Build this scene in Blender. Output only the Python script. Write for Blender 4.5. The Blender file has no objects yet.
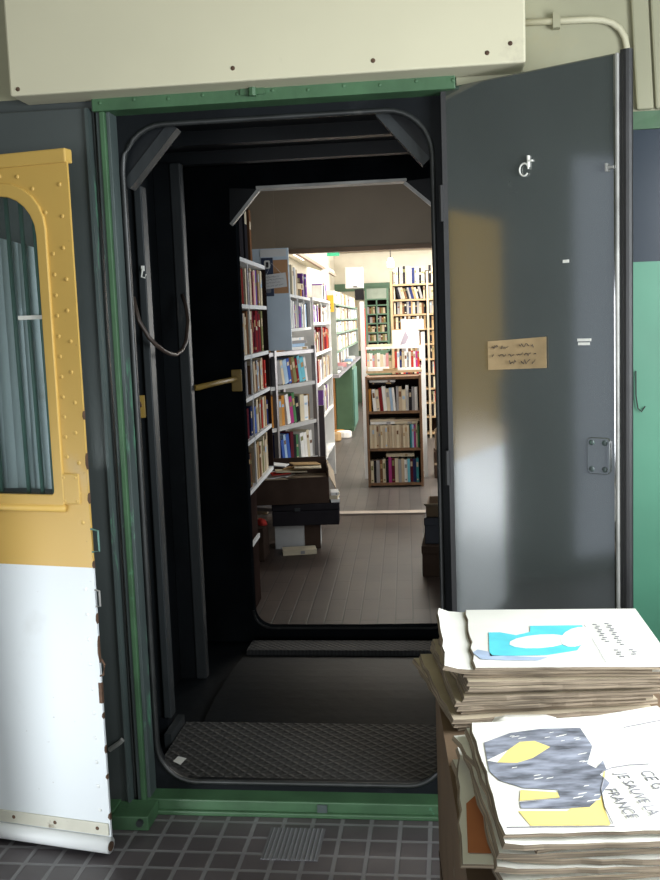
import bpy, bmesh, math, random
from mathutils import Matrix, Vector
random.seed(11)
sc = bpy.context.scene
COL = sc.collection
R = math.radians
I4 = Matrix.Identity(4)

# ------------------------------------------------------------------ materials
def nd(nt, kind, **kw):
    n = nt.nodes.new(kind)
    for k, v in kw.items():
        setattr(n, k, v)
    return n

MATS = {}
def mat(name, col, rough=.6, metal=0., var=.14, scale=6., bump=0., bscale=60., spec=.5, dirt=None, dirt_at=.62, dirt_scale=5., stretch=(1, 1, 1)):
    if name in MATS:
        return MATS[name]
    m = bpy.data.materials.new(name)
    m.use_nodes = True
    nt = m.node_tree
    b = nt.nodes['Principled BSDF']
    b.inputs['Roughness'].default_value = rough
    b.inputs['Metallic'].default_value = metal
    b.inputs['Specular IOR Level'].default_value = spec
    tc = nd(nt, 'ShaderNodeTexCoord')
    mp = nd(nt, 'ShaderNodeMapping')
    mp.inputs['Scale'].default_value = stretch
    nt.links.new(tc.outputs['Object'], mp.inputs['Vector'])
    nz = nd(nt, 'ShaderNodeTexNoise')
    nz.inputs['Scale'].default_value = scale
    nz.inputs['Detail'].default_value = 4
    nt.links.new(mp.outputs['Vector'], nz.inputs['Vector'])
    rp = nd(nt, 'ShaderNodeValToRGB')
    rp.color_ramp.elements[0].position = .3
    rp.color_ramp.elements[1].position = .7
    rp.color_ramp.elements[0].color = (*[c * (1 - var) for c in col], 1)
    rp.color_ramp.elements[1].color = (*[min(1, c * (1 + var)) for c in col], 1)
    nt.links.new(nz.outputs['Fac'], rp.inputs['Fac'])
    out = rp.outputs['Color']
    if dirt:
        n2 = nd(nt, 'ShaderNodeTexNoise')
        n2.inputs['Scale'].default_value = dirt_scale
        n2.inputs['Detail'].default_value = 7
        n2.inputs['Roughness'].default_value = .7
        nt.links.new(mp.outputs['Vector'], n2.inputs['Vector'])
        r2 = nd(nt, 'ShaderNodeValToRGB')
        r2.color_ramp.elements[0].position = dirt_at
        r2.color_ramp.elements[1].position = min(1, dirt_at + .08)
        nt.links.new(n2.outputs['Fac'], r2.inputs['Fac'])
        mx = nd(nt, 'ShaderNodeMixRGB')
        mx.inputs['Color2'].default_value = (*dirt, 1)
        nt.links.new(r2.outputs['Color'], mx.inputs['Fac'])
        nt.links.new(out, mx.inputs['Color1'])
        out = mx.outputs['Color']
    nt.links.new(out, b.inputs['Base Color'])
    if bump:
        n3 = nd(nt, 'ShaderNodeTexNoise')
        n3.inputs['Scale'].default_value = bscale
        n3.inputs['Detail'].default_value = 3
        nt.links.new(mp.outputs['Vector'], n3.inputs['Vector'])
        bp = nd(nt, 'ShaderNodeBump')
        bp.inputs['Strength'].default_value = bump
        bp.inputs['Distance'].default_value = .01
        nt.links.new(n3.outputs['Fac'], bp.inputs['Height'])
        nt.links.new(bp.outputs['Normal'], b.inputs['Normal'])
    MATS[name] = m
    return m

def brick_mat(name, c1, c2, mortar, bw, bh, ms, rough, offset=0., rot=0., bump=.4, var=.25, spec=.5):
    m = bpy.data.materials.new(name)
    m.use_nodes = True
    nt = m.node_tree
    b = nt.nodes['Principled BSDF']
    tc = nd(nt, 'ShaderNodeTexCoord')
    mp = nd(nt, 'ShaderNodeMapping')
    mp.inputs['Rotation'].default_value = (0, 0, rot)
    nt.links.new(tc.outputs['Object'], mp.inputs['Vector'])
    br = nd(nt, 'ShaderNodeTexBrick')
    br.offset = offset
    br.inputs['Scale'].default_value = 1
    br.inputs['Brick Width'].default_value = bw
    br.inputs['Row Height'].default_value = bh
    br.inputs['Mortar Size'].default_value = ms
    br.inputs['Mortar Smooth'].default_value = .3
    br.inputs['Color1'].default_value = (*c1, 1)
    br.inputs['Color2'].default_value = (*c2, 1)
    br.inputs['Mortar'].default_value = (*mortar, 1)
    nt.links.new(mp.outputs['Vector'], br.inputs['Vector'])
    nz = nd(nt, 'ShaderNodeTexNoise')
    nz.inputs['Scale'].default_value = 3.5
    nz.inputs['Detail'].default_value = 6
    nt.links.new(tc.outputs['Object'], nz.inputs['Vector'])
    mr = nd(nt, 'ShaderNodeMapRange')
    mr.inputs['From Min'].default_value = .3
    mr.inputs['From Max'].default_value = .7
    mr.inputs['To Min'].default_value = 1 - var
    mr.inputs['To Max'].default_value = 1 + var
    nt.links.new(nz.outputs['Fac'], mr.inputs['Value'])
    mx = nd(nt, 'ShaderNodeMixRGB', blend_type='MULTIPLY')
    mx.inputs['Fac'].default_value = 1
    nt.links.new(br.outputs['Color'], mx.inputs['Color1'])
    nt.links.new(mr.outputs['Result'], mx.inputs['Color2'])
    nt.links.new(mx.outputs['Color'], b.inputs['Base Color'])
    b.inputs['Roughness'].default_value = rough
    b.inputs['Specular IOR Level'].default_value = spec
    bp = nd(nt, 'ShaderNodeBump')
    bp.inputs['Strength'].default_value = bump
    bp.inputs['Distance'].default_value = .004
    bp.invert = True
    nt.links.new(br.outputs['Fac'], bp.inputs['Height'])
    nt.links.new(bp.outputs['Normal'], b.inputs['Normal'])
    return m

def tread_mat(name, col, rough, scale=26., rot=.785, bump=1.):
    """Raised diamond tread: two crossed wave bands as bump and wear."""
    m = bpy.data.materials.new(name)
    m.use_nodes = True
    nt = m.node_tree
    b = nt.nodes['Principled BSDF']
    tc = nd(nt, 'ShaderNodeTexCoord')
    hs = []
    for s in (1, -1):
        mp = nd(nt, 'ShaderNodeMapping')
        mp.inputs['Rotation'].default_value = (0, 0, s * rot)
        nt.links.new(tc.outputs['Object'], mp.inputs['Vector'])
        w = nd(nt, 'ShaderNodeTexWave')
        w.inputs['Scale'].default_value = scale / 2.5
        nt.links.new(mp.outputs['Vector'], w.inputs['Vector'])
        hs.append(w.outputs['Fac'])
    mu = nd(nt, 'ShaderNodeMath', operation='MAXIMUM')
    nt.links.new(hs[0], mu.inputs[0])
    nt.links.new(hs[1], mu.inputs[1])
    pw = nd(nt, 'ShaderNodeMath', operation='POWER')
    pw.inputs[1].default_value = 3
    nt.links.new(mu.outputs[0], pw.inputs[0])
    rp = nd(nt, 'ShaderNodeValToRGB')
    rp.color_ramp.elements[0].color = (*[c * .75 for c in col], 1)
    rp.color_ramp.elements[1].color = (*[c * 1.3 for c in col], 1)
    nt.links.new(pw.outputs[0], rp.inputs['Fac'])
    nt.links.new(rp.outputs['Color'], b.inputs['Base Color'])
    b.inputs['Roughness'].default_value = rough
    b.inputs['Specular IOR Level'].default_value = .3
    bp = nd(nt, 'ShaderNodeBump')
    bp.inputs['Strength'].default_value = bump
    bp.inputs['Distance'].default_value = .004
    nt.links.new(pw.outputs[0], bp.inputs['Height'])
    nt.links.new(bp.outputs['Normal'], b.inputs['Normal'])
    return m

def two_tone(name, top, low, zsplit, rough, chip):
    """Door paint in two fields with rusty chips and grey grime blotches."""
    m = bpy.data.materials.new(name)
    m.use_nodes = True
    nt = m.node_tree
    b = nt.nodes['Principled BSDF']
    tc = nd(nt, 'ShaderNodeTexCoord')
    sx = nd(nt, 'ShaderNodeSeparateXYZ')
    nt.links.new(tc.outputs['Object'], sx.inputs[0])
    gt = nd(nt, 'ShaderNodeMath', operation='GREATER_THAN')
    gt.inputs[1].default_value = zsplit
    nt.links.new(sx.outputs['Z'], gt.inputs[0])
    mx = nd(nt, 'ShaderNodeMixRGB')
    mx.inputs['Color1'].default_value = (*low, 1)
    mx.inputs['Color2'].default_value = (*top, 1)
    nt.links.new(gt.outputs[0], mx.inputs['Fac'])
    out = mx.outputs['Color']
    for sc_, at, colr, fac in ((3.2, .60, (.42, .42, .40), .35), (46., .70, chip, .8), (160., .73, chip, .8)):
        nz = nd(nt, 'ShaderNodeTexNoise')
        nz.inputs['Scale'].default_value = sc_
        nz.inputs['Detail'].default_value = 6
        nt.links.new(tc.outputs['Object'], nz.inputs['Vector'])
        rp = nd(nt, 'ShaderNodeValToRGB')
        rp.color_ramp.elements[0].position = at
        rp.color_ramp.elements[1].position = at + .1
        rp.color_ramp.elements[1].color = (fac, fac, fac, 1)
        nt.links.new(nz.outputs['Fac'], rp.inputs['Fac'])
        m2 = nd(nt, 'ShaderNodeMixRGB')
        m2.inputs['Color2'].default_value = (*colr, 1)
        nt.links.new(rp.outputs['Color'], m2.inputs['Fac'])
        nt.links.new(out, m2.inputs['Color1'])
        out = m2.outputs['Color']
    nt.links.new(out, b.inputs['Base Color'])
    b.inputs['Roughness'].default_value = rough
    n3 = nd(nt, 'ShaderNodeTexNoise')
    n3.inputs['Scale'].default_value = 4
    nt.links.new(tc.outputs['Object'], n3.inputs['Vector'])
    bp = nd(nt, 'ShaderNodeBump')
    bp.inputs['Strength'].default_value = .15
    bp.inputs['Distance'].default_value = .02
    nt.links.new(n3.outputs['Fac'], bp.inputs['Height'])
    nt.links.new(bp.outputs['Normal'], b.inputs['Normal'])
    return m

def emis(name, col, s):
    m = bpy.data.materials.new(name)
    m.use_nodes = True
    b = m.node_tree.nodes['Principled BSDF']
    b.inputs['Base Color'].default_value = (*col, 1)
    b.inputs['Emission Color'].default_value = (*col, 1)
    b.inputs['Emission Strength'].default_value = s
    return m

def glass_mat(name, tint):
    m = bpy.data.materials.new(name)
    m.use_nodes = True
    nt = m.node_tree
    nt.nodes.clear()
    o = nd(nt, 'ShaderNodeOutputMaterial')
    t = nd(nt, 'ShaderNodeBsdfTransparent')
    t.inputs['Color'].default_value = (*tint, 1)
    g = nd(nt, 'ShaderNodeBsdfGlossy')
    g.inputs['Roughness'].default_value = .05
    f = nd(nt, 'ShaderNodeFresnel')
    f.inputs['IOR'].default_value = 1.5
    x = nd(nt, 'ShaderNodeMixShader')
    nt.links.new(f.outputs[0], x.inputs[0])
    nt.links.new(t.outputs[0], x.inputs[1])
    nt.links.new(g.outputs[0], x.inputs[2])
    nt.links.new(x.outputs[0], o.inputs[0])
    return m

def edge_mat(name, c1, c2, freq):
    """Cut paper edges: thin horizontal sheets."""
    m = bpy.data.materials.new(name)
    m.use_nodes = True
    nt = m.node_tree
    b = nt.nodes['Principled BSDF']
    tc = nd(nt, 'ShaderNodeTexCoord')
    mp = nd(nt, 'ShaderNodeMapping')
    mp.inputs['Scale'].default_value = (6, 6, freq)
    nt.links.new(tc.outputs['Object'], mp.inputs['Vector'])
    nz = nd(nt, 'ShaderNodeTexNoise')
    nz.inputs['Scale'].default_value = 1
    nz.inputs['Detail'].default_value = 5
    nt.links.new(mp.outputs['Vector'], nz.inputs['Vector'])
    rp = nd(nt, 'ShaderNodeValToRGB')
    rp.color_ramp.elements[0].position = .35
    rp.color_ramp.elements[1].position = .65
    rp.color_ramp.elements[0].color = (*c1, 1)
    rp.color_ramp.elements[1].color = (*c2, 1)
    nt.links.new(nz.outputs['Fac'], rp.inputs['Fac'])
    nt.links.new(rp.outputs['Color'], b.inputs['Base Color'])
    b.inputs['Roughness'].default_value = .9
    return m

CREAM = mat('cream_paint', (.57, .54, .395), .5, var=.06, scale=1.5, bump=.08, bscale=8, dirt=(.46, .43, .32), dirt_at=.64, dirt_scale=2.)
CREAM2 = mat('cream_wall_paint', (.34, .33, .225), .6, var=.1, scale=2, bump=.1, bscale=12, dirt=(.34, .32, .21), dirt_at=.6, dirt_scale=3)
GREEN = mat('green_frame_paint', (.048, .115, .054), .45, var=.2, scale=9, bump=.15, bscale=30, dirt=(.09, .25, .15), dirt_at=.66, dirt_scale=14)
GREENW = mat('green_wall_paint', (.075, .25, .16), .42, var=.12, scale=2.5, bump=.1, bscale=10)
GREENGREY = mat('grey_green_jamb_paint', (.06, .08, .078), .45, var=.25, scale=9, bump=.1, dirt=(.10, .26, .16), dirt_at=.60, dirt_scale=8, stretch=(1, 1, .3))
GREY = mat('grey_door_paint', (.066, .077, .074), .08, var=.1, scale=3, spec=1., bump=.02, bscale=4, dirt=(.13, .14, .135), dirt_at=.68, dirt_scale=7)
GREY.node_tree.nodes['Principled BSDF'].inputs['IOR'].default_value = 1.95
GREY2 = mat('grey_leaf_paint', (.058, .068, .067), .42, var=.1, scale=3, bump=.08, bscale=14, dirt=(.16, .17, .16), dirt_at=.74, dirt_scale=20)
DARKBLUE = mat('dark_blue_panel_paint', (.022, .033, .05), .25, var=.15, scale=2)
BLACK = mat('black_gangway_paint', (.006, .0075, .009), .5, var=.3, scale=4, bump=.12, bscale=20, spec=.12, dirt=(.011, .013, .015), dirt_at=.6, dirt_scale=6)
BLACKM = mat('matt_black_paint', (.006, .0075, .009), .9, var=.3, spec=0.)
BLACK2 = mat('sooty_ceiling_paint', (.011, .013, .015), .4, var=.3, scale=3, spec=.25, bump=.1, bscale=14)
POSTM = mat('worn_dark_steel', (.022, .026, .028), .5, spec=.35, var=.3, scale=7, bump=.1, dirt=(.07, .065, .06), dirt_at=.64, dirt_scale=9, stretch=(1, 1, .25))
RUBBER = mat('black_rubber', (.02, .02, .021), .5, var=.2, bump=.1)
GASKET = mat('grey_gasket_edge', (.022, .024, .024), .4, var=.35, scale=10, dirt=(.06, .06, .057), dirt_at=.60, dirt_scale=7)
LIGHTSTEEL = mat('bright_edge_metal', (.42, .42, .40), .4, metal=.5, var=.3, scale=9)
YELLOWP = mat('yellow_bracket_paint', (.34, .22, .05), .5, var=.2, scale=12, dirt=(.1, .07, .03), dirt_at=.64, dirt_scale=18)
DOORM = two_tone('yellow_and_white_paint', (.54, .345, .085), (.64, .68, .70), .83, .42, (.10, .065, .04))
YELL = mat('yellow_door_paint', (.54, .35, .09), .42, var=.06, scale=4, dirt=(.16, .10, .04), dirt_at=.70, dirt_scale=24)
WHITED = mat('white_door_paint', (.68, .70, .70), .42, var=.05, scale=5, dirt=(.35, .30, .22), dirt_at=.68, dirt_scale=18)
KICKM = mat('stained_kick_paint', (.52, .51, .43), .5, var=.12, scale=9, dirt=(.18, .15, .10), dirt_at=.60, dirt_scale=14)
RUST = mat('rust', (.085, .045, .025), .8, var=.4, scale=40)
TEAL = mat('teal_bar_paint', (.10, .20, .17), .4, var=.15)
REFL = mat('pale_reflection_paint', (.60, .70, .74), .8, var=.2, scale=5, dirt=(.36, .36, .32), dirt_at=.60, dirt_scale=4, stretch=(1, 1, .4))  # daylight reflected in the door glass, put into a colour
GLASS = glass_mat('window_glass', (.92, .95, .94))
WHITEMK = mat('white_mark_paint', (.75, .75, .70), .6, var=.1)
NOTE = mat('aged_tan_paper', (.42, .30, .16), .85, var=.12, scale=18, bump=.1)
INK = mat('dark_ink', (.035, .03, .03), .8, var=.1)
GREYINK = mat('grey_ink', (.20, .20, .22), .8, var=.1)
PAPER = mat('newsprint', (.78, .77, .71), .9, var=.05, scale=9, bump=.08, bscale=14)
PAPER2 = mat('aged_newsprint', (.46, .39, .28), .9, var=.16, scale=9, bump=.1, bscale=14)
PEDGE = edge_mat('shaded_newsprint_edges', (.10, .078, .055), (.36, .29, .21), 300)  # aged tan edges, darkened further with the shade of the unlit sides
CARD = mat('brown_cardboard', (.16, .105, .062), .85, var=.12, scale=7, bump=.08, dirt=(.36, .33, .28), dirt_at=.62, dirt_scale=5)
CARD_D = mat('dark_cardboard', (.055, .036, .027), .9, var=.2, scale=7, spec=.05)
CARD_L = mat('pale_cardboard', (.40, .31, .21), .85, var=.12, scale=7)
WOODB = mat('brown_bookcase_wood', (.17, .085, .035), .5, var=.3, scale=5, stretch=(6, 6, 1))
WOODD = mat('dark_bookcase_back', (.030, .019, .016), .8, var=.2, spec=0.)
WOODL = mat('light_pine_wood', (.45, .31, .17), .55, var=.15, scale=6, stretch=(6, 6, 1))
WHITE = mat('white_shelf_paint', (.74, .74, .72), .6, var=.06, spec=0.)
WHITEG = mat('grey_white_paint', (.50, .50, .49), .6, var=.1, spec=0.)
BLUEP = mat('pale_blue_paint', (.60, .70, .78), .6, var=.05, spec=.2)
METALG = mat('grey_rack_metal', (.19, .18, .19), .45, metal=.4, var=.2)
GREENB = mat('green_bookcase_paint', (.10, .18, .115), .5, var=.1)
GREEND = mat('green_cabinet_paint', (.075, .155, .085), .5, var=.12)
ORANGEW = mat('orange_wood', (.45, .21, .06), .5, var=.15)
HEAD = mat('brown_header_paint', (.27, .22, .16), .6, var=.1, scale=2, bump=.05)
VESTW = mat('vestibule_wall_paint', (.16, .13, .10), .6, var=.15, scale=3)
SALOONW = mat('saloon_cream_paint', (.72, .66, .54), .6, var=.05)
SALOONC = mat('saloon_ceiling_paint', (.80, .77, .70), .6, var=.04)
TILEF = brick_mat('dark_tile_floor', (.072, .063, .067), (.098, .086, .09), (.18, .175, .18), .088, .088, .0075, .36, 0., R(2.5), .5)
PLANKF = brick_mat('worn_wood_block_floor', (.042, .029, .023), (.054, .038, .030), (.022, .016, .013), .36, .085, .004, .45, .5, R(90), .3, .22, .16)
SALF = brick_mat('grey_plank_floor', (.070, .062, .058), (.085, .074, .068), (.045, .04, .037), .9, .085, .004, .40, .5, R(90), .3, .15, .25)
TREAD = tread_mat('diamond_tread_plate', (.040, .040, .039), .6, 24., bump=.6)
TREAD2 = tread_mat('ribbed_tread_plate', (.018, .019, .02), .65, 34., bump=.5)
DRAIN = tread_mat('ribbed_grey_metal', (.20, .20, .21), .45, 60., 0.)

# ------------------------------------------------------------------ mesh builder
class MB:
    def __init__(s):
        s.v, s.f, s.m = [], [], []
    def add(s, vs, fs, m=0):
        o = len(s.v)
        s.v += [tuple(x) for x in vs]
        s.f += [tuple(i + o for i in f) for f in fs]
        s.m += [m] * len(fs)
        return s
    def box(s, x0, x1, y0, y1, z0, z1, m=0, T=None):
        vs = [Vector((x, y, z)) for z in (z0, z1) for y in (y0, y1) for x in (x0, x1)]
        if T:
            vs = [T @ v for v in vs]
        return s.add(vs, [(0, 2, 3, 1), (4, 5, 7, 6), (0, 1, 5, 4), (2, 6, 7, 3), (0, 4, 6, 2), (1, 3, 7, 5)], m)
    def prism(s, pts, y0, y1, m=0):
        """polygon in (x,z), extruded along y"""
        n = len(pts)
        vs = [(p[0], y0, p[1]) for p in pts] + [(p[0], y1, p[1]) for p in pts]
        fs = [tuple(range(n)), tuple(range(2 * n - 1, n - 1, -1))]
        fs += [(i, i + n, (i + 1) % n + n, (i + 1) % n) for i in range(n)]
        return s.add(vs, fs, m)
    def slab(s, pts, z0, z1, m=0):
        """polygon in (x,y), extruded along z"""
        n = len(pts)
        vs = [(p[0], p[1], z0) for p in pts] + [(p[0], p[1], z1) for p in pts]
        fs = [tuple(range(n - 1, -1, -1)), tuple(range(n, 2 * n))]
        fs += [(i, (i + 1) % n, (i + 1) % n + n, i + n) for i in range(n)]
        return s.add(vs, fs, m)
    def ring(s, outer, inner, y0, y1, m=0):
        """two loops of equal count in (x,z): plate with a hole"""
        n = len(outer)
        vs = [(p[0], y0, p[1]) for p in outer] + [(p[0], y0, p[1]) for p in inner] + [(p[0], y1, p[1]) for p in outer] + [(p[0], y1, p[1]) for p in inner]
        fs = []
        for i in range(n):
            j = (i + 1) % n
            fs += [(i, j, j + n, i + n), (i + 2 * n, i + 3 * n, j + 3 * n, j + 2 * n), (i + n, j + n, j + 3 * n, i + 3 * n), (i, i + 2 * n, j + 2 * n, j)]
        return s.add(vs, fs, m)
    def tube(s, pts, r, seg=8, m=0, closed=False):
        pts = [Vector(p) for p in pts]
        n = len(pts)
        vs, fs = [], []
        for i, p in enumerate(pts):
            a = pts[(i - 1) % n] if closed or i > 0 else p
            b = pts[(i + 1) % n] if closed or i < n - 1 else p
            d = (b - a).normalized()
            u = d.cross(Vector((0.13, 0.31, 1)) if abs(d.z) < .9 else Vector((1, .2, 0))).normalized()
            w = d.cross(u)
            for k in range(seg):
                t = 2 * math.pi * k / seg
                vs.append(p + (u * math.cos(t) + w * math.sin(t)) * r)
        for i in range(n if closed else n - 1):
            j = (i + 1) % n
            for k in range(seg):
                l = (k + 1) % seg
                fs.append((i * seg + k, i * seg + l, j * seg + l, j * seg + k))
        if not closed:
            fs += [tuple(range(seg - 1, -1, -1)), tuple(range((n - 1) * seg, n * seg))]
        return s.add(vs, fs, m)
    def dome(s, c, r, axis, m=0, h=.5):
        """a rivet head on a face; axis = outward direction"""
        c, d = Vector(c), Vector(axis).normalized()
        u = d.orthogonal().normalized()
        w = d.cross(u)
        vs, fs, seg = [], [], 8
        for a, z in ((1, 0), (.75, .66), (.3, .95)):
            for k in range(seg):
                t = 2 * math.pi * k / seg
                vs.append(c + (u * math.cos(t) + w * math.sin(t)) * r * a + d * r * h * z)
        for i in range(2):
            for k in range(seg):
                l = (k + 1) % seg
                fs.append((i * seg + k, i * seg + l, (i + 1) * seg + l, (i + 1) * seg + k))
        fs += [tuple(range(seg - 1, -1, -1)), tuple(range(2 * seg, 3 * seg))]
        return s.add(vs, fs, m)
    def build(s, name, mats, parent=None, M=I4, bevel=0., smooth=False, base=True):
        if not isinstance(mats, (list, tuple)):
            mats = [mats]
        vs = [Vector(v) for v in s.v]
        off = Vector((0, 0, 0))
        if parent is None and base:
            lo = [min(v[i] for v in vs) for i in range(3)]
            hi = [max(v[i] for v in vs) for i in range(3)]
            off = Vector(((lo[0] + hi[0]) / 2, (lo[1] + hi[1]) / 2, lo[2]))
        me = bpy.data.meshes.new(name)
        me.from_pydata([tuple(v - off) for v in vs], [], s.f)
        for mt in mats:
            me.materials.append(mt)
        me.polygons.foreach_set('material_index', s.m)
        bm = bmesh.new()
        bm.from_mesh(me)
        bmesh.ops.recalc_face_normals(bm, faces=bm.faces)
        bm.to_mesh(me)
        bm.free()
        if smooth:
            me.polygons.foreach_set('use_smooth', [True] * len(me.polygons))
        me.update()
        o = bpy.data.objects.new(name, me)
        COL.objects.link(o)
        if parent is not None:
            o.parent = parent
            o.matrix_basis = M
        else:
            o.matrix_world = M @ Matrix.Translation(off)
        if bevel:
            b = o.modifiers.new('Bevel', 'BEVEL')
            b.width = bevel
            b.segments = 2
            b.limit_method = 'ANGLE'
        return o

def rrect(x0, x1, z0, z1, r, n=6):
    """rounded rectangle loop in (x,z); r = (bl, br, tr, tl)"""
    if not isinstance(r, (tuple, list)):
        r = (r,) * 4
    out = []
    for (cx, cz, a0, q) in ((x0 + r[0], z0 + r[0], 180, r[0]), (x1 - r[1], z0 + r[1], 270, r[1]), (x1 - r[2], z1 - r[2], 0, r[2]), (x0 + r[3], z1 - r[3], 90, r[3])):
        for k in range(n + 1):
            a = R(a0 + 90 * k / n)
            out.append((cx + q * math.cos(a), cz + q * math.sin(a)))
    return out

def square_of(loop, x0, x1, z0, z1, n=6):
    """outer loop with corners matched to rrect()'s order"""
    out = []
    for (cx, cz) in ((x0, z0), (x1, z0), (x1, z1), (x0, z1)):
        out += [(cx, cz)] * (n + 1)
    return out

def tag(o, label=None, cat=None, group=None, kind=None):
    if label:
        o['label'] = label
    if cat:
        o['category'] = cat
    if group:
        o['group'] = group
    if kind:
        o['kind'] = kind
    return o

def thing(name, label, cat, M=I4, group=None, kind=None):
    o = bpy.data.objects.new(name, None)
    o.empty_display_size = .1
    COL.objects.link(o)
    o.matrix_world = M
    return tag(o, label, cat, group, kind)

def at(x, y, z, rz=0.):
    return Matrix.Translation((x, y, z)) @ Matrix.Rotation(R(rz), 4, 'Z')

def struct(o):
    o['kind'] = 'structure'
    return o

ONES = 'zeroth first second third fourth fifth sixth seventh eighth ninth tenth eleventh twelfth thirteenth fourteenth fifteenth sixteenth seventeenth eighteenth nineteenth'.split()
TENS = {20: 'twent', 30: 'thirt', 40: 'fort', 50: 'fift', 60: 'sixt', 70: 'sevent', 80: 'eight'}
def ordinal(n):
    if n < 20:
        return ONES[n]
    t, u = n // 10 * 10, n % 10
    return TENS[t] + 'ieth' if u == 0 else TENS[t] + 'y-' + ONES[u]

def text_mesh(name, body, size, M, m, parent, depth=.0003):
    cu = bpy.data.curves.new(name, 'FONT')
    cu.body = body
    cu.size = size
    cu.extrude = depth
    cu.offset = -.0001
    o = bpy.data.objects.new(name, cu)
    COL.objects.link(o)
    bpy.context.view_layer.update()
    me = bpy.data.meshes.new_from_object(o.evaluated_get(bpy.context.evaluated_depsgraph_get()))
    COL.objects.unlink(o)
    bpy.data.objects.remove(o)
    me.materials.clear()
    me.materials.append(m)
    t = bpy.data.objects.new(name, me)
    COL.objects.link(t)
    t.parent = parent
    t.matrix_basis = M
    return t

def scribble(mb, x, y, length, h, seed, plane='xz', d=0., r=.0012, m=0):
    """one pen-written line of small loops and gaps"""
    rn = random.Random(seed)
    cur, px = [], x
    while px < x + length:
        w = rn.uniform(.016, .04) * h / .012
        pts, k, n = [], 0, 7
        for k in range(n + 1):
            q = px + w * k / n
            if q > x + length:
                break
            zz = y + rn.choice((0, .3, .75, 1, .5)) * h * rn.uniform(.7, 1)
            pts.append((q, d, zz) if plane == 'xz' else (q, zz, d))
        if len(pts) > 1:
            mb.tube(pts, r, 4, m)
        px += w + rn.uniform(.004, .01) * h / .012

# ------------------------------------------------------------------ the front room
W = at(-.36, 2.9, 0, -2.5)          # the carriage end wall: x along it, y away, z up
ZF = -.06

struct(MB().box(-2.6, 1.6, -2.6, 2.96, -.16, ZF).build('floor', TILEF, base=False))
wb = MB()
wb.box(-2.3, -.52, 0, .08, -.06, 2.11, 0)
wb.box(-2.3, 2.3, 0, .08, 2.11, 2.9, 1)
wb.box(.52, 2.3, 0, .08, -.06, 1.57, 2)
wb.box(.52, 2.3, .004, .08, 1.57, 1.925, 3)
wb.box(.52, 2.3, -.006, .08, 1.925, 1.972, 4)
wb.box(.52, 2.3, 0, .08, 1.972, 2.11, 1)
struct(wb.build('wall_back', [GREY2, CREAM2, GREENW, DARKBLUE, GREEN], M=W))
struct(MB().box(-2.6, 1.6, -2.6, 2.96, 2.9, 3.0).build('ceiling', CREAM2))
# right wall with a wide window, left wall with an opening added for the beam on door_4
wr = MB()
wr.box(1.35, 1.45, -2.6, 2.96, -.06, .78)
wr.box(1.35, 1.45, -2.6, 2.96, 2.2, 2.9)
wr.box(1.35, 1.45, 2.0, 2.96, .78, 2.2)
wr.box(1.35, 1.45, -2.6, .3, .78, 2.2)
struct(wr.build('wall_right', GREENW))
wl = MB()
wl.box(-2.35, -2.25, -2.6, 2.96, -.06, .0)
wl.box(-2.35, -2.25, -2.6, 2.96, 2.3, 2.9)
wl.box(-2.35, -2.25, 1.1, 2.96, .0, 2.3)
wl.box(-2.35, -2.25, -2.6, -.1, .0, 2.3)
struct(wl.build('wall_left', GREY2))
wf = MB()
wf.box(-2.35, 1.45, -2.7, -2.6, -.06, .2)
wf.box(-2.35, 1.45, -2.7, -2.6, 1.8, 2.9)
wf.box(-2.35, -1.8, -2.7, -2.6, .2, 1.8)
wf.box(.8, 1.45, -2.7, -2.6, .2, 1.8)
struct(wf.build('wall_front', CREAM2))
def window(name, M, w, h):
    r = thing(name, None, None, M)
    struct(r)
    f = MB()
    for a, b, c, d in ((0, w, 0, .05), (0, w, h - .05, h), (0, .05, 0, h), (w - .05, w, 0, h), (w / 2 - .02, w / 2 + .02, 0, h)):
        f.box(a, b, -.03, .03, c, d)
    f.build('window_frame', GREENGREY, r)
window('window_1', at(1.40, .3, .78, 90), 1.7, 1.42)
window('window_2', at(-1.8, -2.65, .2), 2.6, 1.6)

# painted carriage door standing at the left wall, seen in the grey leaf's gloss
d4 = thing('door_4', 'yellow and white carriage door leaf standing ajar at the left side wall', 'door', at(-1.885, 1.757, -.045, 45))
struct(d4)
MB().box(0, .68, -.03, .0, 0, 1.95).build('panel', DOORM, d4)
MB().tube([(.08, -.05, .95), (.08, -.05, 1.15)], .012).box(.065, .095, -.05, -.03, .94, .965).box(.065, .095, -.05, -.03, 1.135, 1.16).build('door_handle', LIGHTSTEEL, d4)

# --- cream boxed-in duct over the gangway
du = thing('duct_cover', 'cream boxed duct cover spanning above the gangway opening', 'duct cover', W @ Matrix.Translation((0, 0, 2.092)))
MB().box(-.715, .70, -.125, -.002, 0, .72).build('panel', CREAM, du, bevel=.006)
for sx, sz in ((-.69, .018), (-.08, .035), (.30, .03), (.60, .03), (.66, .05)):
    MB().dome((sx, -.125, sz), .0065, (0, -1, 0)).build('screw', RUST, du)

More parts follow.
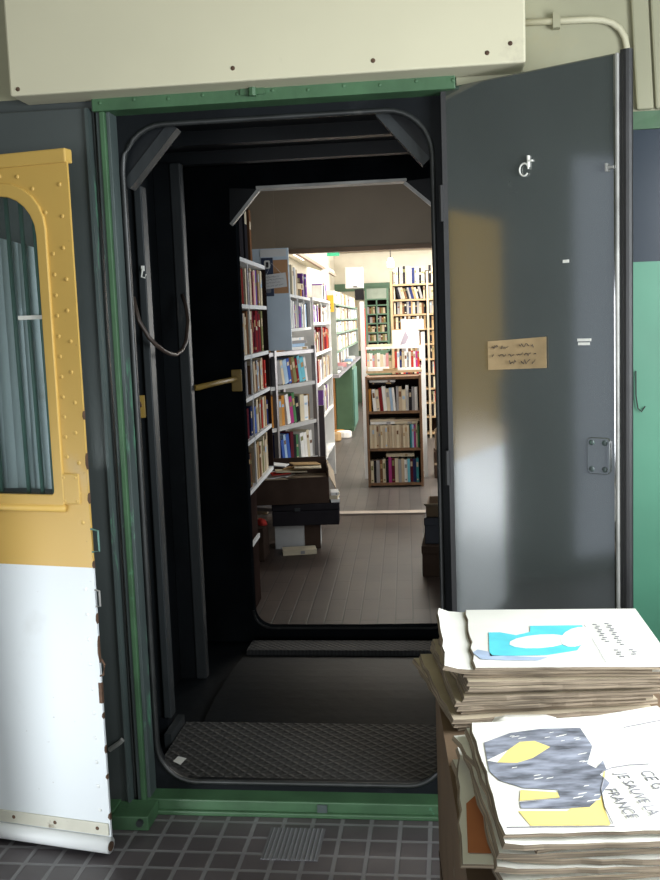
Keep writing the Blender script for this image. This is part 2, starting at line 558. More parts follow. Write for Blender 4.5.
# --- green gangway frame
gf = struct(thing('trim_1', None, None, W))
MB().box(-.515, .517, -.03, .06, 2.058, 2.105).build('lintel', GREEN, gf, bevel=.003)
MB().box(-.08, -.01, -.037, -.028, 2.075, 2.125).tube([(-.045, -.04, 2.07), (-.045, -.04, 2.125)], .012).build('bracket', GREEN, gf)
for k in range(11):
    MB().dome((-.49 + k * .1, -.03, 2.08 + .004 * (k % 2)), .0055, (0, -1, 0)).build('rivet', GREEN, gf)
MB().box(-.508, -.497, -.02, .06, -.05, 2.058).box(-.481, -.470, -.012, .06, -.05, 2.058).build('jamb', GREENGREY, gf, bevel=.002)
MB().box(-.497, -.481, -.026, .06, -.05, 2.058).build('jamb_strip', GREEN, gf, bevel=.003)
MB().box(.476, .535, .0, .06, -.05, 2.058).build('jamb', RUBBER, gf)
MB().box(-.50, .535, -.02, .06, -.052, -.014).box(-.50, .535, -.034, -.02, -.06, -.045).build('sill', GREEN, gf, bevel=.004)
MB().box(.055, .085, -.026, -.018, -.045, -.02).build('sill_bracket', GREENGREY, gf)

# --- gangway: dark end plates with rounded openings, side walls, roof, floor
n1 = 7
inn = rrect(-.462, .452, .008, 2.03, (.12, .12, .13, .13))
struct(MB().ring(square_of(inn, -.482, .478, -.05, 2.06), inn, .05, .09).build('trim_2', BLACK, M=W))
gk = struct(MB().tube([(x, .05, z) for x, z in rrect(-.460, .449, .011, 2.027, (.12, .12, .13, .13), 8)], .008, 8, closed=True).build('trim_3', GASKET, M=W, smooth=True))
gw = MB()
gw.box(-.74, -.68, .09, 1.60, -.08, 2.22)
gw.box(.50, .56, .09, 1.60, -.08, 2.22)
struct(gw.build('wall_gangway', BLACK, M=W))
cg = MB()
cg.box(-.74, .56, .05, 1.64, 2.14, 2.2)
for k in range(3):
    cg.box(-.68, .50, .35 + .42 * k, .40 + .42 * k, 2.09, 2.14)
cg.box(-.68, .50, .09, .24, 2.062, 2.085)
struct(cg.build('ceiling_gangway', BLACK2, M=W))
struct(MB().box(-.74, .56, .06, 1.62, -.12, -.045).build('floor_gangway', BLACK, M=W))
inner_top = [(-.455, 1.90), (-.345, 2.035), (.31, 2.035), (.455, 1.905)]
arc = rrect(-.455, .455, .02, 1.0, (.085, .085, 0.001, .001), 6)
hole = arc[:14] + [(.455, 1.905), (.31, 2.035), (-.345, 2.035), (-.455, 1.90)]
outer = [(-.74, -.1)] * 7 + [(.56, -.1)] * 7 + [(.56, 1.905), (.56, 2.2), (-.74, 2.2), (-.74, 1.90)]
ipl = struct(MB().ring(outer, hole, 1.60, 1.66).build('wall_inner', BLACKM, M=W))
struct(MB().tube([(x, 1.60, z) for x, z in hole[:14]], .006, 6).build('trim_4', GASKET, M=W))
tb = struct(thing('trim_5', None, None, W))
MB().box(-.35, .315, 1.575, 1.66, 2.030, 2.042).build('top_flange', LIGHTSTEEL, tb)

def gusset(label, p, q, corner, v, dep, m, fm, wd=.022):
    """bent corner plate: the triangular web, and a flange along its slanted edge"""
    g = thing('corner_gusset', label, 'bracket', W, 'corner gussets of the gangway')
    MB().prism([p, q, corner], v, v + .006).build('web', m, g)
    a, b = Vector((p[0], 0, p[1])), Vector((q[0], 0, q[1]))
    n = Vector((-(b - a).z, 0, (b - a).x)).normalized()
    if n.z > 0:
        n = -n
    f = MB()
    vs = []
    for y, k in ((v - .004, 0), (v + dep, 0)):
        for e in (a, b):
            vs.append((e.x, y, e.z))
            vs.append((e.x + n.x * wd, y, e.z + n.z * wd))
    f.add(vs, [(0, 2, 3, 1), (4, 5, 7, 6), (0, 1, 5, 4), (2, 6, 7, 3), (0, 4, 6, 2), (1, 3, 7, 5)])
    f.build('flange', fm, g)
    return g
gusset('dark gusset plate in the near upper left corner of the gangway', (-.478, 1.875), (-.325, 2.042), (-.475, 2.05), .10, .05, BLACK2, POSTM, .03)
gusset('dark gusset plate in the near upper right corner of the gangway', (.31, 2.045), (.442, 1.895), (.46, 2.06), .10, .05, BLACK2, POSTM, .03)
gusset('bright-edged gusset in the far upper left corner of the gangway', (-.475, 1.885), (-.345, 2.03), (-.47, 2.04), 1.575, .02, BLACK2, LIGHTSTEEL, .014)
gusset('bright-edged gusset in the far upper right corner of the gangway', (.31, 2.03), (.452, 1.905), (.46, 2.04), 1.575, .02, BLACK2, LIGHTSTEEL, .014)

p1 = thing('channel_post', 'dark steel channel post just inside the gangway on the left', 'post', W, 'posts of the gangway')
MB().box(-.678, -.572, .515, .535, .03, 1.92).build('web', BLACK2, p1)
MB().box(-.572, -.545, .50, .56, .03, 1.92).build('flange', POSTM, p1, bevel=.004)
MB().box(-.678, -.56, .505, .60, -.044, .029).build('foot', BLACK, p1)
p2 = thing('channel_post', 'dark steel channel post further inside behind the hanging cable', 'post', W, 'posts of the gangway')
MB().box(-.678, -.608, 1.11, 1.13, -.044, 2.085).build('web', BLACK, p2)
MB().box(-.608, -.565, 1.10, 1.15, -.044, 2.085).build('flange', POSTM, p2, bevel=.004)
yp = thing('latch_plate', 'small yellow latch plate with a slot beside the rubber edge', 'latch', W)
MB().box(-.618, -.575, .506, .5148, 1.125, 1.205).build('plate', YELLOWP, yp, bevel=.004)
MB().tube([(-.605, .502, 1.155), (-.588, .496, 1.168), (-.594, .502, 1.182)], .004).build('catch', RUST, yp)
hr = thing('handrail', 'yellow handrail bar along the dark gangway side wall', 'handrail', W)
MB().tube([(-.555, 1.16, 1.185), (-.52, 1.38, 1.19), (-.485, 1.588, 1.192)], .012, 10).build('bar', YELLOWP, hr, smooth=True)
MB().box(-.505, -.457, 1.588, 1.598, 1.135, 1.235).build('end_plate', YELLOWP, hr, bevel=.004)
MB().tube([(-.555, 1.16, 1.185), (-.564, 1.152, 1.185)], .012).build('wall_stub', YELLOWP, hr)
tag(MB().tube([(-0.915, 3.36, 1.544), (-0.901, 3.365, 1.463), (-0.871, 3.37, 1.406), (-0.853, 3.39, 1.379), (-0.845, 3.46, 1.357), (-0.839, 3.53, 1.343), (-0.836, 3.61, 1.337), (-0.833, 3.7, 1.351), (-0.836, 3.79, 1.381), (-0.844, 3.88, 1.459), (-0.86, 3.93, 1.518), (-0.88, 3.96, 1.563)], .0075, 8).build('hanging_cable', mat('brown_rubber_cable', (.05, .035, .028), .5), smooth=True), 'dark cable hanging in a loop from the gangway posts', 'cable')
hk = tag(MB().tube([(-.552, .490, 1.64), (-.552, .482, 1.63), (-.555, .480, 1.612), (-.543, .480, 1.608), (-.539, .481, 1.62)], .003, 6).box(-.557, -.548, .488, .499, 1.632, 1.65).build('coat_hook', WHITEMK, M=W), 'tiny pale wire hook on the near channel post', 'hook')

t1 = thing('tread_plate', 'worn diamond tread plate on the near gangway floor', 'floor plate', W, 'gangway floor plates')
MB().box(-.52, .46, .11, .60, -.0445, -.022).build('plate', TREAD, t1, bevel=.003)
MB().box(-.55, -.525, .42, .60, -.0445, .005).build('side_lug', POSTM, t1)
t2 = thing('tread_plate', 'plain dark bridging plate arched between the two tread plates', 'floor plate', W, 'gangway floor plates')
pts = [(.605 + .77 * k / 10, -.035 + .022 * math.sin(math.pi * k / 10)) for k in range(11)]
a = MB()
for k in range(10):
    (y0, z0), (y1, z1) = pts[k], pts[k + 1]
    a.add([(-.46, y0, z0), (.46, y0, z0), (.46, y1, z1), (-.46, y1, z1), (-.46, y0, -.0445), (.46, y0, -.0445), (.46, y1, -.0445), (-.46, y1, -.0445)],
          [(0, 1, 2, 3), (7, 6, 5, 4), (0, 4, 5, 1), (2, 6, 7, 3), (0, 3, 7, 4), (1, 5, 6, 2)])
a.build('plate', BLACK, t2)
t3 = thing('tread_plate', 'narrow ribbed tread strip at the foot of the far opening', 'floor plate', W, 'gangway floor plates')
MB().box(-.45, .45, 1.38, 1.52, -.0445, -.012).build('plate', TREAD2, t3, bevel=.003)
tag(MB().slab([(-.475, .26), (-.443, .235), (-.435, .285), (-.468, .30)], -.0215, -.0205).build('paper_scrap', WHITEMK, M=W), 'white paper scrap on the tread plate at lower left', 'paper')

# --- left grey leaf folded back on the wall
l3 = thing('door_3', 'dark grey gangway door leaf folded flat against the wall on the left', 'door', W @ Matrix.Translation((0, 0, -.045)), kind='structure')
MB().box(-1.05, -.525, -.035, -.002, .0, 2.115).build('panel', GREY2, l3, bevel=.004)
MB().box(-.532, -.524, -.045, -.002, .0, 2.11).build('edge_strip', GREENGREY, l3)
MB().tube([(-.58, -.045, .20), (-.545, -.05, .225), (-.535, -.05, .235)], .008).build('door_bolt', LIGHTSTEEL, l3)

# --- green floor block by the frame
fb = thing('floor_block', 'green painted metal block on the tiles below the left jamb', 'door stop', at(-.862, 2.79, ZF, -2.5))
MB().box(-.06, .055, 0, .11, 0, .045).build('body', GREEN, fb, bevel=.004)
MB().box(-.095, -.06, .02, .10, .0, .05).build('lug', GREEN, fb, bevel=.003)
MB().tube([(.03, -.012, .028), (.03, .0, .028)], .011, 8).build('bolt', POSTM, fb)

fd = tag(MB().box(-.082, .082, -.088, .088, 0, .004).build('drain_cover', DRAIN, M=at(-.362, 2.715, ZF, -2.5), bevel=.001), 'grey ribbed metal cover plate set in the dark tiles', 'floor plate')

# --- right grey leaf swung open
L = at(.116, 2.888, -.045, -34.6)
lf = thing('door_2', 'grey steel gangway door leaf swung open on the right with tan note', 'door', L, kind='structure')
MB().box(.004, .506, 0, .03, .0, 2.113).build('panel', GREY, lf, bevel=.004)
MB().box(.507, .5165, -.006, .034, .0, 2.112).build('edge_trim', LIGHTSTEEL, lf, bevel=.003)
lf.children[-1]['label'] = 'bright metal edge strip'
se = MB()
se.tube([(.532, .012, .0), (.532, .012, 2.118)], .0145, 12)
se.box(.519, .532, .0, .026, .0, 2.118)
se.build('rubber_seal', RUBBER, lf, smooth=False)
lp = MB().prism(rrect(.428, .492, 1.062, 1.158, .012), -.005, 0).build('lock_plate', GREY, lf, bevel=.002)
for sx, sz in ((.442, 1.075), (.478, 1.075), (.442, 1.145), (.478, 1.145)):
    MB().dome((sx, -.005, sz), .008, (0, -1, 0)).build('screw', GREENGREY, lp)
MB().box(.487, .492, -.009, -.004, 1.07, 1.15).build('lock_lip', GREY, lp)
MB().tube([(.257 + .013 * math.cos(t * .35), -.006, 1.862 + .016 * math.sin(t * .35)) for t in range(0, 17)], .0024, 6).box(.267, .271, -.008, 0, 1.868, 1.897).box(.267, .281, -.008, 0, 1.881, 1.885).build('ring_hook', WHITEMK, lf)
MB().box(.484, .505, -.01, 0, 1.836, 1.842).box(.484, .488, -.012, 0, 1.83, 1.85).build('peg', LIGHTSTEEL, lf)
MB().tube([(.475, -.002, .18), (.505, -.006, .185)], .003).build('scuff_pin', LIGHTSTEEL, lf)
for k in range(3):
    MB().tube([(.0, -.006, .25 + .75 * k), (.0, -.006, .35 + .75 * k)], .009, 8).build('hinge', RUBBER, lf)
nt_ = thing('paper_note', 'tan handwritten paper note stuck on the open grey door', 'note', L)
g = MB()
nx = 8
for k in range(nx):
    x0, x1 = .138 + .178 * k / nx, .138 + .178 * (k + 1) / nx
    y0, y1 = [-.0015 - .004 * abs(q / nx - .45) ** 2 * 4 for q in (k, k + 1)]
    zb0, zb1 = 1.333 + .006 * k / nx, 1.333 + .006 * (k + 1) / nx
    zt0, zt1 = 1.412 + .010 * k / nx, 1.412 + .010 * (k + 1) / nx
    g.add([(x0, y0, zb0), (x1, y1, zb1), (x1, y1, zt1), (x0, y0, zt0), (x0, y0 + .0008, zb0), (x1, y1 + .0008, zb1), (x1, y1 + .0008, zt1), (x0, y0 + .0008, zt0)],
          [(0, 1, 2, 3), (7, 6, 5, 4), (0, 4, 5, 1), (2, 6, 7, 3), (0, 3, 7, 4), (1, 5, 6, 2)])
g.build('sheet', NOTE, nt_)
h = MB()
scribble(h, .150, 1.392, .02, .011, 3, d=-.006, r=.0011)
scribble(h, .180, 1.391, .035, .012, 4, d=-.006, r=.0011)
scribble(h, .235, 1.394, .045, .011, 5, d=-.006, r=.0011)
scribble(h, .152, 1.370, .008, .011, 6, d=-.006, r=.0011)
scribble(h, .172, 1.371, .115, .011, 7, d=-.006, r=.0011)
scribble(h, .205, 1.350, .022, .013, 8, d=-.006, r=.0011)
scribble(h, .240, 1.350, .045, .012, 9, d=-.006, r=.0011)
h.build('handwriting', INK, nt_)
tag(MB().box(.402, .440, -.0012, 0, 1.408, 1.415).box(.404, .436, -.0014, 0, 1.398, 1.405).build('tape_strip', WHITEMK, M=L), 'pair of short white tape strips right of the tan note', 'tape', 'white strips on the door')
tag(MB().box(.363, .380, -.0014, 0, 1.612, 1.620).build('tape_strip', WHITEMK, M=L), 'single tiny white tape bit high on the open grey door', 'tape', 'white strips on the door')

# --- yellow and white door at left
Y = at(-.878, 2.648, -.045, -13.5)
yd = thing('door_1', 'yellow and white carriage door with barred window standing open at left', 'door', Y, kind='structure')
wi = rrect(-.56, -.10, 1.03, 1.855, (.012, .012, .115, .115))
wo = square_of(wi, -.66, 0, .0, 1.93)
MB().ring(wo, wi, 0, .008).build('panel', DOORM, yd)
MB().ring(rrect(-.64, -.06, .05, 1.90, .02), rrect(-.57, -.095, 1.02, 1.865, .02), .008, .03).build('stiffener', GREY2, yd)
wfo = rrect(-.58, -.074, 1.0, 1.885, (.01, .01, .13, .13))
MB().ring(wfo, rrect(-.556, -.104, 1.034, 1.851, (.012, .012, .112, .112)), -.008, .004).build('window_frame', YELL, yd, bevel=.003)
MB().tube([(-.6, -.008, .996), (-.07, -.008, .996)], .010, 8).build('window_sill', YELL, yd, smooth=True)
MB().box(-.565, -.095, .012, .016, 1.025, 1.86).build('pane', GLASS, yd)
for bx in (-.125, -.165, -.21, -.30, -.40, -.50):
    MB().tube([(bx, .03, 1.03), (bx - .006, .028, 1.86)], .0065, 8).build('guard_bar', TEAL, yd, smooth=True)
bl = MB()  # added sheet behind the pane, painted as the reflection in the glass
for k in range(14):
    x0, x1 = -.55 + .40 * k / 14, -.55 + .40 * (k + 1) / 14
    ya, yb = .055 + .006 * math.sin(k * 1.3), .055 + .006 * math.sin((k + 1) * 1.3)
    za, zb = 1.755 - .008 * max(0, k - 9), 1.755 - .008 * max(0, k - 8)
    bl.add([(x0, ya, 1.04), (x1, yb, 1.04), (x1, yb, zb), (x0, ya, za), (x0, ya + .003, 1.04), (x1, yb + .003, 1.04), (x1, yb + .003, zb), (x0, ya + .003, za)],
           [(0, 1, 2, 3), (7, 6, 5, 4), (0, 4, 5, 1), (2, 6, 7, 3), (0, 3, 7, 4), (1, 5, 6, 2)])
bl.build('reflection_sheet', REFL, yd, smooth=True)['label'] = 'pale blue-grey sheet painted as the glass reflection'
MB().box(-.19, -.113, .009, .012, 1.518, 1.529).build('tape_strip', WHITEMK, yd)
MB().box(-.66, .0, -.006, .03, 1.925, 1.962).build('top_rail', YELL, yd, bevel=.004)
MB().box(-.083, -.024, -.006, 0, 1.008, 1.094).build('corner_plate', YELL, yd, bevel=.003)
for sx, sz in ((-.072, 1.083), (-.035, 1.083), (-.072, 1.018), (-.035, 1.018)):
    MB().dome((sx, -.006, sz), .005, (0, -1, 0)).build('rivet', YELL, yd)
MB().box(-.66, -.004, -.005, 0, .046, .083).build('kick_strip', KICKM, yd, bevel=.002)
MB().tube([(-.66, -.006, .020), (.0, -.006, .020)], .024, 12).build('bottom_bead', WHITED, yd, smooth=True)
for k in range(5):
    MB().dome((-.04 - .14 * k, -.005, .066), .006, (0, -1, 0)).build('screw', RUST, yd)
r0 = MB().dome((0, 0, 0), .0062, (0, -1, 0)).build('rivet', YELL, yd)
r0.location = (-.026, 0, 1.87)
rw = MB().dome((0, 0, 0), .0062, (0, -1, 0)).build('rivet', WHITED, yd)
rw.location = (-.03, 0, .12)
def more(o, loc):
    c = o.copy()
    COL.objects.link(c)
    c.parent = o.parent
    c.location = loc
for k in range(1, 12):
    more(r0, (-.028 + .004 * (k % 2), 0, 1.87 - .083 * k))
for k in range(11):
    more(r0, (-.060, 0, 1.69 - .055 * k))
for (rx, rz) in ((-.075, 1.80), (-.11, 1.865), (-.155, 1.90), (-.21, 1.905), (-.27, 1.90), (-.33, 1.90)):
    more(r0, (rx, 0, rz))
for k in range(1, 10):
    more(rw, (-.03, 0, .12 + .072 * k))
MB().tube([(.0, .0, .875), (.022, .0, .878), (.022, .0, .935), (.0, .0, .94)], .003, 6).build('staple', TEAL, yd)
MB().tube([(.0, .0, .72), (.014, .0, .722), (.014, .0, .765), (.0, .0, .768)], .003, 6).build('staple', LIGHTSTEEL, yd)
MB().tube([(.0, .0, .52), (.012, -.004, .525), (.018, -.004, .555), (.010, -.004, .57), (.002, 0, .56)], .003, 6).box(-.008, .002, -.0015, .008, .44, .50).build('hasp', RUST, yd)
for cz, ch, cw in ((.585, .05, .004), (.68, .02, .003), (.40, .012, .004), (.30, .016, .003), (.22, .01, .005), (.10, .014, .006), (1.12, .03, .003), (1.25, .016, .003), (1.02, .02, .004), (.835, .014, .003)):
    MB().prism([(-cw, cz), (.0008, cz - ch * .5), (.0008, cz + ch), (-cw * .6, cz + ch * .7)], -.0008, .0085).build('paint_chip', RUST, yd)
MB().tube([(.0, -.006, .018), (.003, -.006, .018)], .014, 10).build('bead_end', RUST, yd)

# --- pipe and ribbed panel at upper right
pp = thing('conduit_pipe', 'cream painted conduit bending down above the open grey door', 'pipe', W)
path = [(.704, -.012, 2.222), (.88, -.012, 2.218)] + [(.90 + .075 * math.sin(R(t)), -.012, 2.14 + .075 * math.cos(R(t))) for t in (10, 30, 50, 70, 90)] + [(.975, -.012, 1.98)]
MB().tube(path, .009, 10).build('tube', CREAM, pp, smooth=True)
MB().box(.78, .80, -.026, 0, 2.20, 2.24).build('clip', CREAM2, pp)
rb = MB()
for k in range(12):
    x = 1.0 + .05 * k
    rb.prism([(x, 1.975), (x + .046, 1.975), (x + .046 - .03, 2.55), (x - .03, 2.55)], -.018, 0)
struct(rb.build('trim_6', CREAM2, M=W, bevel=.006))
tag(MB().tube([(1.0, -.006, 1.27), (1.0, -.008, 1.20), (1.005, -.009, 1.165), (1.015, -.009, 1.155), (1.025, -.008, 1.17)], .0018, 6).build('wall_wire', INK, M=W), 'thin loose wire on the green wall right of the door', 'wire')

# ------------------------------------------------------------------ newspapers on a cardboard box
bx = thing('cardboard_box', 'tall brown cardboard box carrying the two newspaper stacks', 'box', at(.066, 1.22, ZF, 1.6))
b = MB()
b.box(0, .58, 0, .01, 0, .732).box(0, .58, .82, .83, 0, .732).box(0, .01, .01, .82, 0, .732).box(.57, .58, .01, .82, 0, .732).box(.01, .57, .01, .82, 0, .01)
b.build('body', CARD, bx)
MB().box(.0, .58, .0, .414, .732, .738).build('flap', CARD, bx)
MB().box(.0, .58, .417, .83, .732, .738).build('flap', CARD, bx)
MB().box(-.0015, 0, .0, .83, .35, .355).build('seam', CARD_D, bx)
ZB = ZF + .7395

def newspaper(name, label, group, cx, cy, z, w, d, t, rz, seed, curl=.0, rise=None, top=PAPER, wob=.0004, cut=.005):
    """a folded paper: wavy slab, spine rounded, corners lifting a little"""
    rn = random.Random(seed)
    r = thing(name, label, 'newspaper', at(cx, cy, z, rz), group)
    nx, ny = 14, 10
    ph = [rn.uniform(0, 6.28) for _ in range(4)]
    jl = [rn.uniform(-cut, cut) * .6 for _ in range(ny + 1)]
    jf = [rn.uniform(-cut, cut) * .35 for _ in range(nx + 1)]
    def zz(i, j):
        a, c = i / nx, j / ny
        v = wob * (math.sin(a * 7 + ph[0]) * math.sin(c * 5 + ph[1])) * (0 if curl == 0 and wob < .0005 else 1)
        v += curl * max(0, (.14 - a) / .14) ** 2
        if rise:
            v += rise * (a ** 1.6) * (c ** 1.2)
        return v
    vs = []
    for lay in (0, 1):
        for j in range(ny + 1):
            for i in range(nx + 1):
                x = -w / 2 + w * i / nx + (jl[j] if i == 0 else 0) + (.004 * lay if i == 0 else 0)
                y = -d / 2 + d * j / ny + (jf[i] if j == 0 else 0)
                vs.append((x, y, zz(i, j) + lay * t))
    N = (nx + 1) * (ny + 1)
    q = lambda i, j, l: l * N + j * (nx + 1) + i
    topf = [(q(i, j, 1), q(i + 1, j, 1), q(i + 1, j + 1, 1), q(i, j + 1, 1)) for j in range(ny) for i in range(nx)]
    low = [(q(i, j, 0), q(i, j + 1, 0), q(i + 1, j + 1, 0), q(i + 1, j, 0)) for j in range(ny) for i in range(nx)]
    side = [(q(i, 0, 0), q(i + 1, 0, 0), q(i + 1, 0, 1), q(i, 0, 1)) for i in range(nx)]
    side += [(q(i, ny, 0), q(i, ny, 1), q(i + 1, ny, 1), q(i + 1, ny, 0)) for i in range(nx)]
    side += [(q(0, j, 0), q(0, j, 1), q(0, j + 1, 1), q(0, j + 1, 0)) for j in range(ny)]
    side += [(q(nx, j, 0), q(nx, j + 1, 0), q(nx, j + 1, 1), q(nx, j, 1)) for j in range(ny)]
    m = MB()
    m.add(vs, topf, 0)
    m.f += low + side
    m.m += [0] * len(low) + [1] * len(side)
    m.build('pages', [top, PEDGE], r)
    return r

S1 = 'newspapers of the back stack'
n = 13
zc = ZB
for k in range(n):
    f = k / (n - 1)
    last = k == n - 1
    dx = -.035 if k == n - 2 else 0
    rz = 12 * (1 - f) ** 1.1 + random.uniform(-1.6, 1.6) if not last else -1.2
    cx = .215 + .075 * f + random.uniform(-.01, .01) if not last else .292
    cy = 1.985 - .02 * f + random.uniform(-.012, .012) if not last else 1.962
    th = .0085 if not last else .005
    lab = 'white newspaper with a cyan picture on top of the back stack' if last else ('newspaper with curled left edge just beneath the top of back stack' if k == n - 2 else f'aged folded newspaper, {ordinal(n - k)} from the top of the back stack')
    o = newspaper('newspaper', lab, S1, cx + dx, cy, zc, .365 + (0 if last else random.uniform(-.015, .02)), .365, th, rz, 40 + k, curl=(.010 if k == n - 2 else random.uniform(0, .002) * (1 - f)) if not last else 0, top=PAPER if k > n - 4 else PAPER2, wob=.0005 if not last else .0003)
    if last:
        top1, z1 = o, th + .0009
        z1w = zc + th
    zc += th + .0011
# prints on the top paper: cyan block, pale blue base, white ovals
CY = mat('cyan_print', (.10, .60, .70), .9, var=.15, scale=14)
PB = mat('pale_blue_print', (.36, .45, .60), .9, var=.2, scale=20)
PW = mat('white_print', (.80, .79, .74), .9, var=.03)
def L1(p):
    q = top1.matrix_world.inverted() @ Vector((p[0], p[1], 0))
    return (q.x, q.y)
bpy.context.view_layer.update()
MB().slab([L1(p) for p in ((.152, 1.985), (.175, 1.985), (.205, 1.965), (.235, 1.985), (.24, 2.025), (.345, 2.025), (.345, 1.955), (.31, 1.87), (.25, 1.845), (.142, 1.842))], z1, z1 + .0003).build('cyan_print', CY, top1)
MB().slab([L1((.247 + .058 * math.cos(t / 14 * 6.283) + .02 * math.sin(t / 14 * 6.283), 1.925 + .042 * math.sin(t / 14 * 6.283))) for t in range(14)], z1 + .0004, z1 + .0007).build('white_oval_print', PW, top1)
MB().slab([L1((.322 + .03 * math.cos(t / 14 * 6.283) + .02 * math.sin(t / 14 * 6.283), 1.95 + .062 * math.sin(t / 14 * 6.283))) for t in range(14)], z1 + .0008, z1 + .0011).build('white_oval_print', PW, top1)
MB().slab([L1(p) for p in ((.112, 1.862), (.122, 1.88), (.142, 1.868), (.148, 1.846), (.20, 1.838), (.25, 1.832), (.23, 1.815), (.17, 1.818), (.125, 1.825))], z1, z1 + .0003).build('pale_blue_print', PB, top1)
for k, (x, y, ln) in enumerate(((.372, 2.03, .13), (.397, 2.035, .15), (.382, 1.87, .05), (.41, 1.87, .045))):
    h = MB()
    for q in range(int(ln / .012)):
        p = L1((x + .004 * (q % 2), y - q * .012))
        h.box(p[0] - .004, p[0] + .004, p[1] - .003, p[1] + .0025, z1, z1 + .0003)
    h.build('printed_text', GREYINK, top1)
MB().slab([L1(p) for p in ((.350, 2.03), (.3508, 2.03), (.3508, 1.80), (.350, 1.80))], z1, z1 + .0003).build('rule_line', GREYINK, top1)

S2 = 'newspapers of the front stack'
zc = ZB
spec = [  # cx, cy, rz, thickness, label, curl, rise
    (.29, 1.43, 1, .010, 'folded newspaper at the bottom of the front stack', 0, None),
    (.265, 1.455, 7, .008, 'newspaper lying askew low in the front stack', 0, None),
    (.245, 1.455, -2.5, .006, 'newspaper with an orange picture jutting left from the front stack', 0, None),
    (.275, 1.44, 3, .008, 'folded newspaper in the middle of the front stack', .004, .004),
    (.29, 1.44, 0, .008, 'folded newspaper above the middle of the front stack', .004, None),
    (.27, 1.445, 5, .008, 'thick folded newspaper third from the top of the front stack', .003, .004),
    (.285, 1.47, 15, .006, 'newspaper turned askew behind the cartoon paper of the front stack', .0, .012),
    (.278, 1.43, 4.5, .008, 'newspaper directly under the cartoon paper of the front stack', .003, .014),
]
for k, (cx, cy, rz, th, lab, cu, ri) in enumerate(spec):
    o = newspaper('newspaper', lab, S2, cx, cy, zc, .37, .37, th, rz, 80 + k, curl=cu, rise=ri, top=PAPER, wob=.0004)
    if k == 2:
        org = o
        MB().slab([(-.172, -.02), (-.135, .05), (-.12, -.16), (-.172, -.16)], th + .0014, th + .0017).build('orange_print', mat('orange_print', (.45, .16, .06), .9, var=.12), o)
    zc += th + .0022 + (ri or 0) * .1
o = newspaper('newspaper', 'newspaper with a grey and yellow cartoon on top of front stack', S2, .281, 1.43, zc + .003, .37, .362, .005, 3.2, 99, rise=.016, wob=.0003)
top2, z2 = o, .0058
bpy.context.view_layer.update()
GP = mat('blue_grey_brush_print', (.19, .205, .25), .9, var=.7, scale=42, stretch=(.5, 1.6, 1))
YP = mat('yellow_print', (.78, .62, .20), .9, var=.06)
def L2(p):
    q = top2.matrix_world.inverted() @ Vector((p[0], p[1], 0))
    return (q.x, q.y)
def Z2(p):
    x, y = L2(p)
    a, c = max(0, (x + .185) / .37), max(0, (y + .181) / .362)
    return z2 + .016 * a ** 1.6 * c ** 1.2
def decal(pts, name, m, lift=0.):
    """a printed patch laid on the gently rising page, as a fan of small triangles"""
    from mathutils.geometry import delaunay_2d_cdt
    loop = []
    for i in range(len(pts)):
        a, b = Vector(pts[i]), Vector(pts[(i + 1) % len(pts)])
        k = max(1, int((b - a).length / .012))
        loop += [a.lerp(b, q / k) for q in range(k)]
    grid = [Vector((.09 + .012 * i, 1.24 + .012 * j)) for i in range(24) for j in range(32)]
    nl = len(loop)
    vs, _e, fs, *_ = delaunay_2d_cdt([v.to_2d() for v in loop] + grid, [], [list(range(nl))], 1, 1e-6)
    used = sorted({i for f in fs for i in f})
    ix = {u: i for i, u in enumerate(used)}
    V = [(*L2(vs[u]), Z2(vs[u]) + lift) for u in used]
    m_ = MB()
    m_.add(V, [tuple(ix[i] for i in f) for f in fs])
    o = m_.build(name, m, top2)
    return o
decal([(.135, 1.30), (.20, 1.30), (.255, 1.36), (.276, 1.43), (.268, 1.39), (.256, 1.36), (.252, 1.31), (.25, 1.262), (.147, 1.26)], 'yellow_print', YP)
decal([(.106, 1.52), (.15, 1.555), (.20, 1.568), (.263, 1.566), (.27, 1.50), (.268, 1.492), (.252, 1.44), (.262, 1.425), (.277, 1.45), (.276, 1.42), (.264, 1.405), (.273, 1.379), (.262, 1.36), (.25, 1.335), (.232, 1.31), (.192, 1.306), (.14, 1.307), (.139, 1.325), (.195, 1.335), (.197, 1.36), (.15, 1.366), (.118, 1.39), (.106, 1.42)], 'brush_print', GP, .0003)
decal([(.12, 1.448), (.14, 1.49), (.162, 1.52), (.185, 1.522), (.206, 1.499), (.175, 1.462), (.15, 1.446)], 'yellow_print', YP, .0006)
decal([(.105, 1.455), (.12, 1.448), (.14, 1.49), (.118, 1.468)], 'white_print', PW, .0007)
decal([(.145, 1.360), (.195, 1.352), (.196, 1.337), (.14, 1.328)], 'yellow_print', YP, .0005)
rn = random.Random(5)
for k in range(60):
    x, y = rn.uniform(.125, .25), rn.uniform(1.32, 1.55)
    if (.112 < x < .21 and 1.44 < y < 1.53) or (y < 1.38 and x < .205):
        continue
    a = rn.uniform(.006, .014)
    if k < 40:
        decal([(x, y), (x + a, y + a * .35), (x + a * 1.2, y + a * .6), (x + .002, y + .003)], 'white_stroke_print', PW, .0006)
